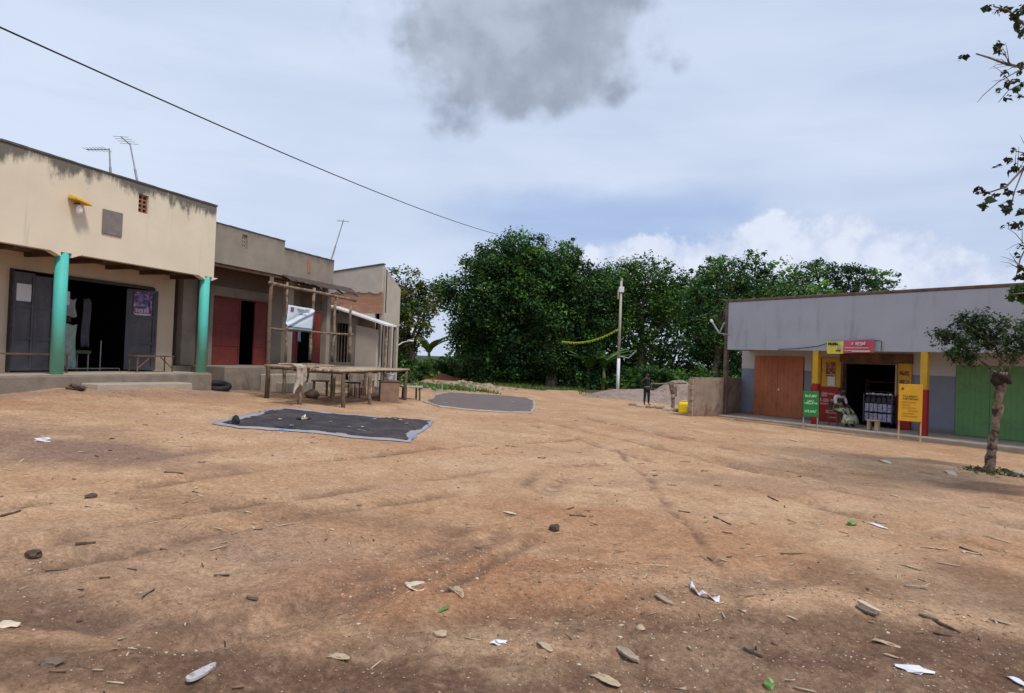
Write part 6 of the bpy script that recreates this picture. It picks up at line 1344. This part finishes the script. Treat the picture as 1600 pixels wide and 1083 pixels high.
# ------------------------------------------------------------------ twigs hanging in at the top right, trunk outside the frame
YO = 9.3; ob_ = Vector((9.6, 9.6, gh(9.6, 9.6))); r = empty('overhanging_tree', ob_, 0, 'overhanging tree whose thin leafy twigs hang in at the upper right', 'tree')
g = MB(); g.tube([(0, 0, -.3), (0, 0, .2), (.1, .1, 2.2), (0, .1, 4.6), (-.1, 0, 7.2), (0, 0, 8.6)], [.34, .26, .22, .18, .12, .05], 12)
def op(px, py, dY=0): return at(px, py, YO+dY)-ob_
TW = [((2.2, 5.9), [(1700, 60), (1640, 88), (1600, 106), (1572, 100), (1545, 90), (1525, 84)], .03), ((1.8, 6.6), [(1700, 10), (1640, 22), (1600, 38), (1575, 16), (1552, 10)], .025), ((1.2, 4.5), [(1700, 160), (1640, 220), (1600, 262), (1572, 292), (1548, 300), (1524, 303)], .022), ((1.2, 4.5), [(1640, 220), (1604, 240), (1582, 235)], .012), ((1, 4), [(1600, 262), (1585, 300), (1577, 335), (1571, 330)], .010), ((1, 3.6), [(1700, 300), (1650, 330), (1612, 370), (1594, 405), (1586, 440)], .018), ((1, 6), [(1600, 106), (1560, 128), (1535, 150), (1527, 160)], .008), ((1, 6), [(1640, 120), (1600, 128), (1575, 142), (1560, 160)], .009), ((1, 4.5), [(1700, 200), (1640, 190), (1605, 215)], .01), ((1, 3.2), [(1700, 420), (1640, 440), (1600, 458), (1580, 460)], .02)]
for i, (_, pts, w0) in enumerate(TW):
    q = [op(*p, dY=.12*math.sin(i+j)) for j, p in enumerate(pts)]
    if pts[0][0] >= 1700: q = [Vector((0, .05, q[0].z-.6 if q[0].z > 1.5 else q[0].z))]+[q[0].lerp(Vector((0, 0, q[0].z)), .4)+Vector((0, 0, .1))]+q; rad = [w0*2.6, w0*1.8]+[w0*(1-.8*j/len(pts)) for j in range(len(pts))]
    else: rad = [w0*(1-.7*j/len(pts)) for j in range(len(pts))]
    g.tube(q, rad, 6)
for _ in range(26):
    px, py = random.choice([(1590, 105), (1575, 100), (1600, 40), (1590, 265), (1600, 380), (1605, 250), (1580, 128), (1598, 420)]); a = op(px+random.uniform(-6, 6), py); ang = random.uniform(1.5, 4.4); l_ = random.uniform(12, 42); b = op(px+math.cos(ang)*l_, py-math.sin(ang)*l_, random.uniform(-.2, .2)); g.tube([a, a.lerp(b, .5)+Vector((0, 0, .03)), b], [.006, .004, .002], 4)
g.build('trunk', M_BARK, r, smooth=True)
spots = [(1500, 90, 5, 2), (1508, 88, 8, 5), (1546, 12, 9, 8), (1562, 17, 10, 10), (1575, 14, 9, 7), (1585, 27, 9, 7), (1590, 40, 8, 5), (1560, 70, 10, 9), (1565, 82, 7, 4), (1592, 50, 8, 5), (1570, 115, 7, 6), (1587, 140, 10, 8), (1562, 140, 6, 4), (1596, 100, 8, 5), (1600, 14, 14, 12), (1600, 60, 8, 6),
         (1528, 297, 9, 9), (1540, 302, 6, 4), (1546, 312, 8, 8), (1556, 305, 7, 5), (1535, 323, 8, 7), (1570, 325, 12, 16), (1582, 352, 10, 10), (1595, 350, 6, 4), (1560, 260, 6, 4), (1575, 252, 7, 5), (1588, 262, 10, 9), (1598, 245, 8, 6), (1574, 300, 7, 6), (1583, 235, 5, 3), (1566, 290, 7, 5), (1598, 300, 9, 6), (1597, 385, 8, 6), (1587, 400, 7, 4), (1595, 420, 9, 8), (1590, 432, 8, 6), (1597, 330, 6, 3), (1568, 354, 4, 2)]
spots += [(random.uniform(1574, 1606), random.choice([random.uniform(0, 60), random.uniform(95, 160), random.uniform(235, 360), random.uniform(380, 450)]), 8, 6) for _ in range(20)]
spots += [(1640+random.uniform(-30, 120), random.uniform(0, 430), 14, 14) for _ in range(40)]
V_, C_ = [], []
for (px, py, rp, n) in spots:
    c = np.array(at(px, py, YO+random.uniform(-.15, .15)))[None]; v, cc = leaves(c, np.array([rp*YO/F_PX*.8]), max(3, int(n*1.8)), .078, np.array([[.022, .035, .022], [.03, .05, .028], [.05, .06, .04], [.035, .03, .028]]), .9, .6, .62); V_.append(v); C_.append(cc)
c = np.array([at(1594+random.uniform(-14, 30), 458+random.uniform(-10, 10), YO) for _ in range(26)]); v, cc = leaves(c, np.full(26, .09), 12, .07, np.array([[.03, .06, .02], [.05, .10, .03]]), .7); V_.append(v); C_.append(cc)
cs, rs = crown_clumps([((10.9, 10.2, 6.6), (1.5, 1.4, 1.2)), ((11.4, 9.3, 8.2), (1.6, 1.5, 1.3)), ((10.6, 10.9, 8.9), (1.2, 1.4, 1.1)), ((11.2, 10.8, 5.2), (1.1, 1.1, .8)), ((10.9, 8.6, 7.0), (1.2, 1.1, 1.0))], 5, .18, .34, .3); v, cc = leaves(cs, rs, 22, .10, np.array([[.03, .05, .022], [.05, .09, .03]]), .8, .4, .6); V_.append(v); C_.append(cc)
np_quads('crown', np.concatenate(V_)-np.array(ob_), M_LEAF, np.concatenate(C_), r)
print('objects', len(bpy.data.objects), 'tris', sum(len(o.data.polygons) for o in bpy.data.objects if o.type == 'MESH'))
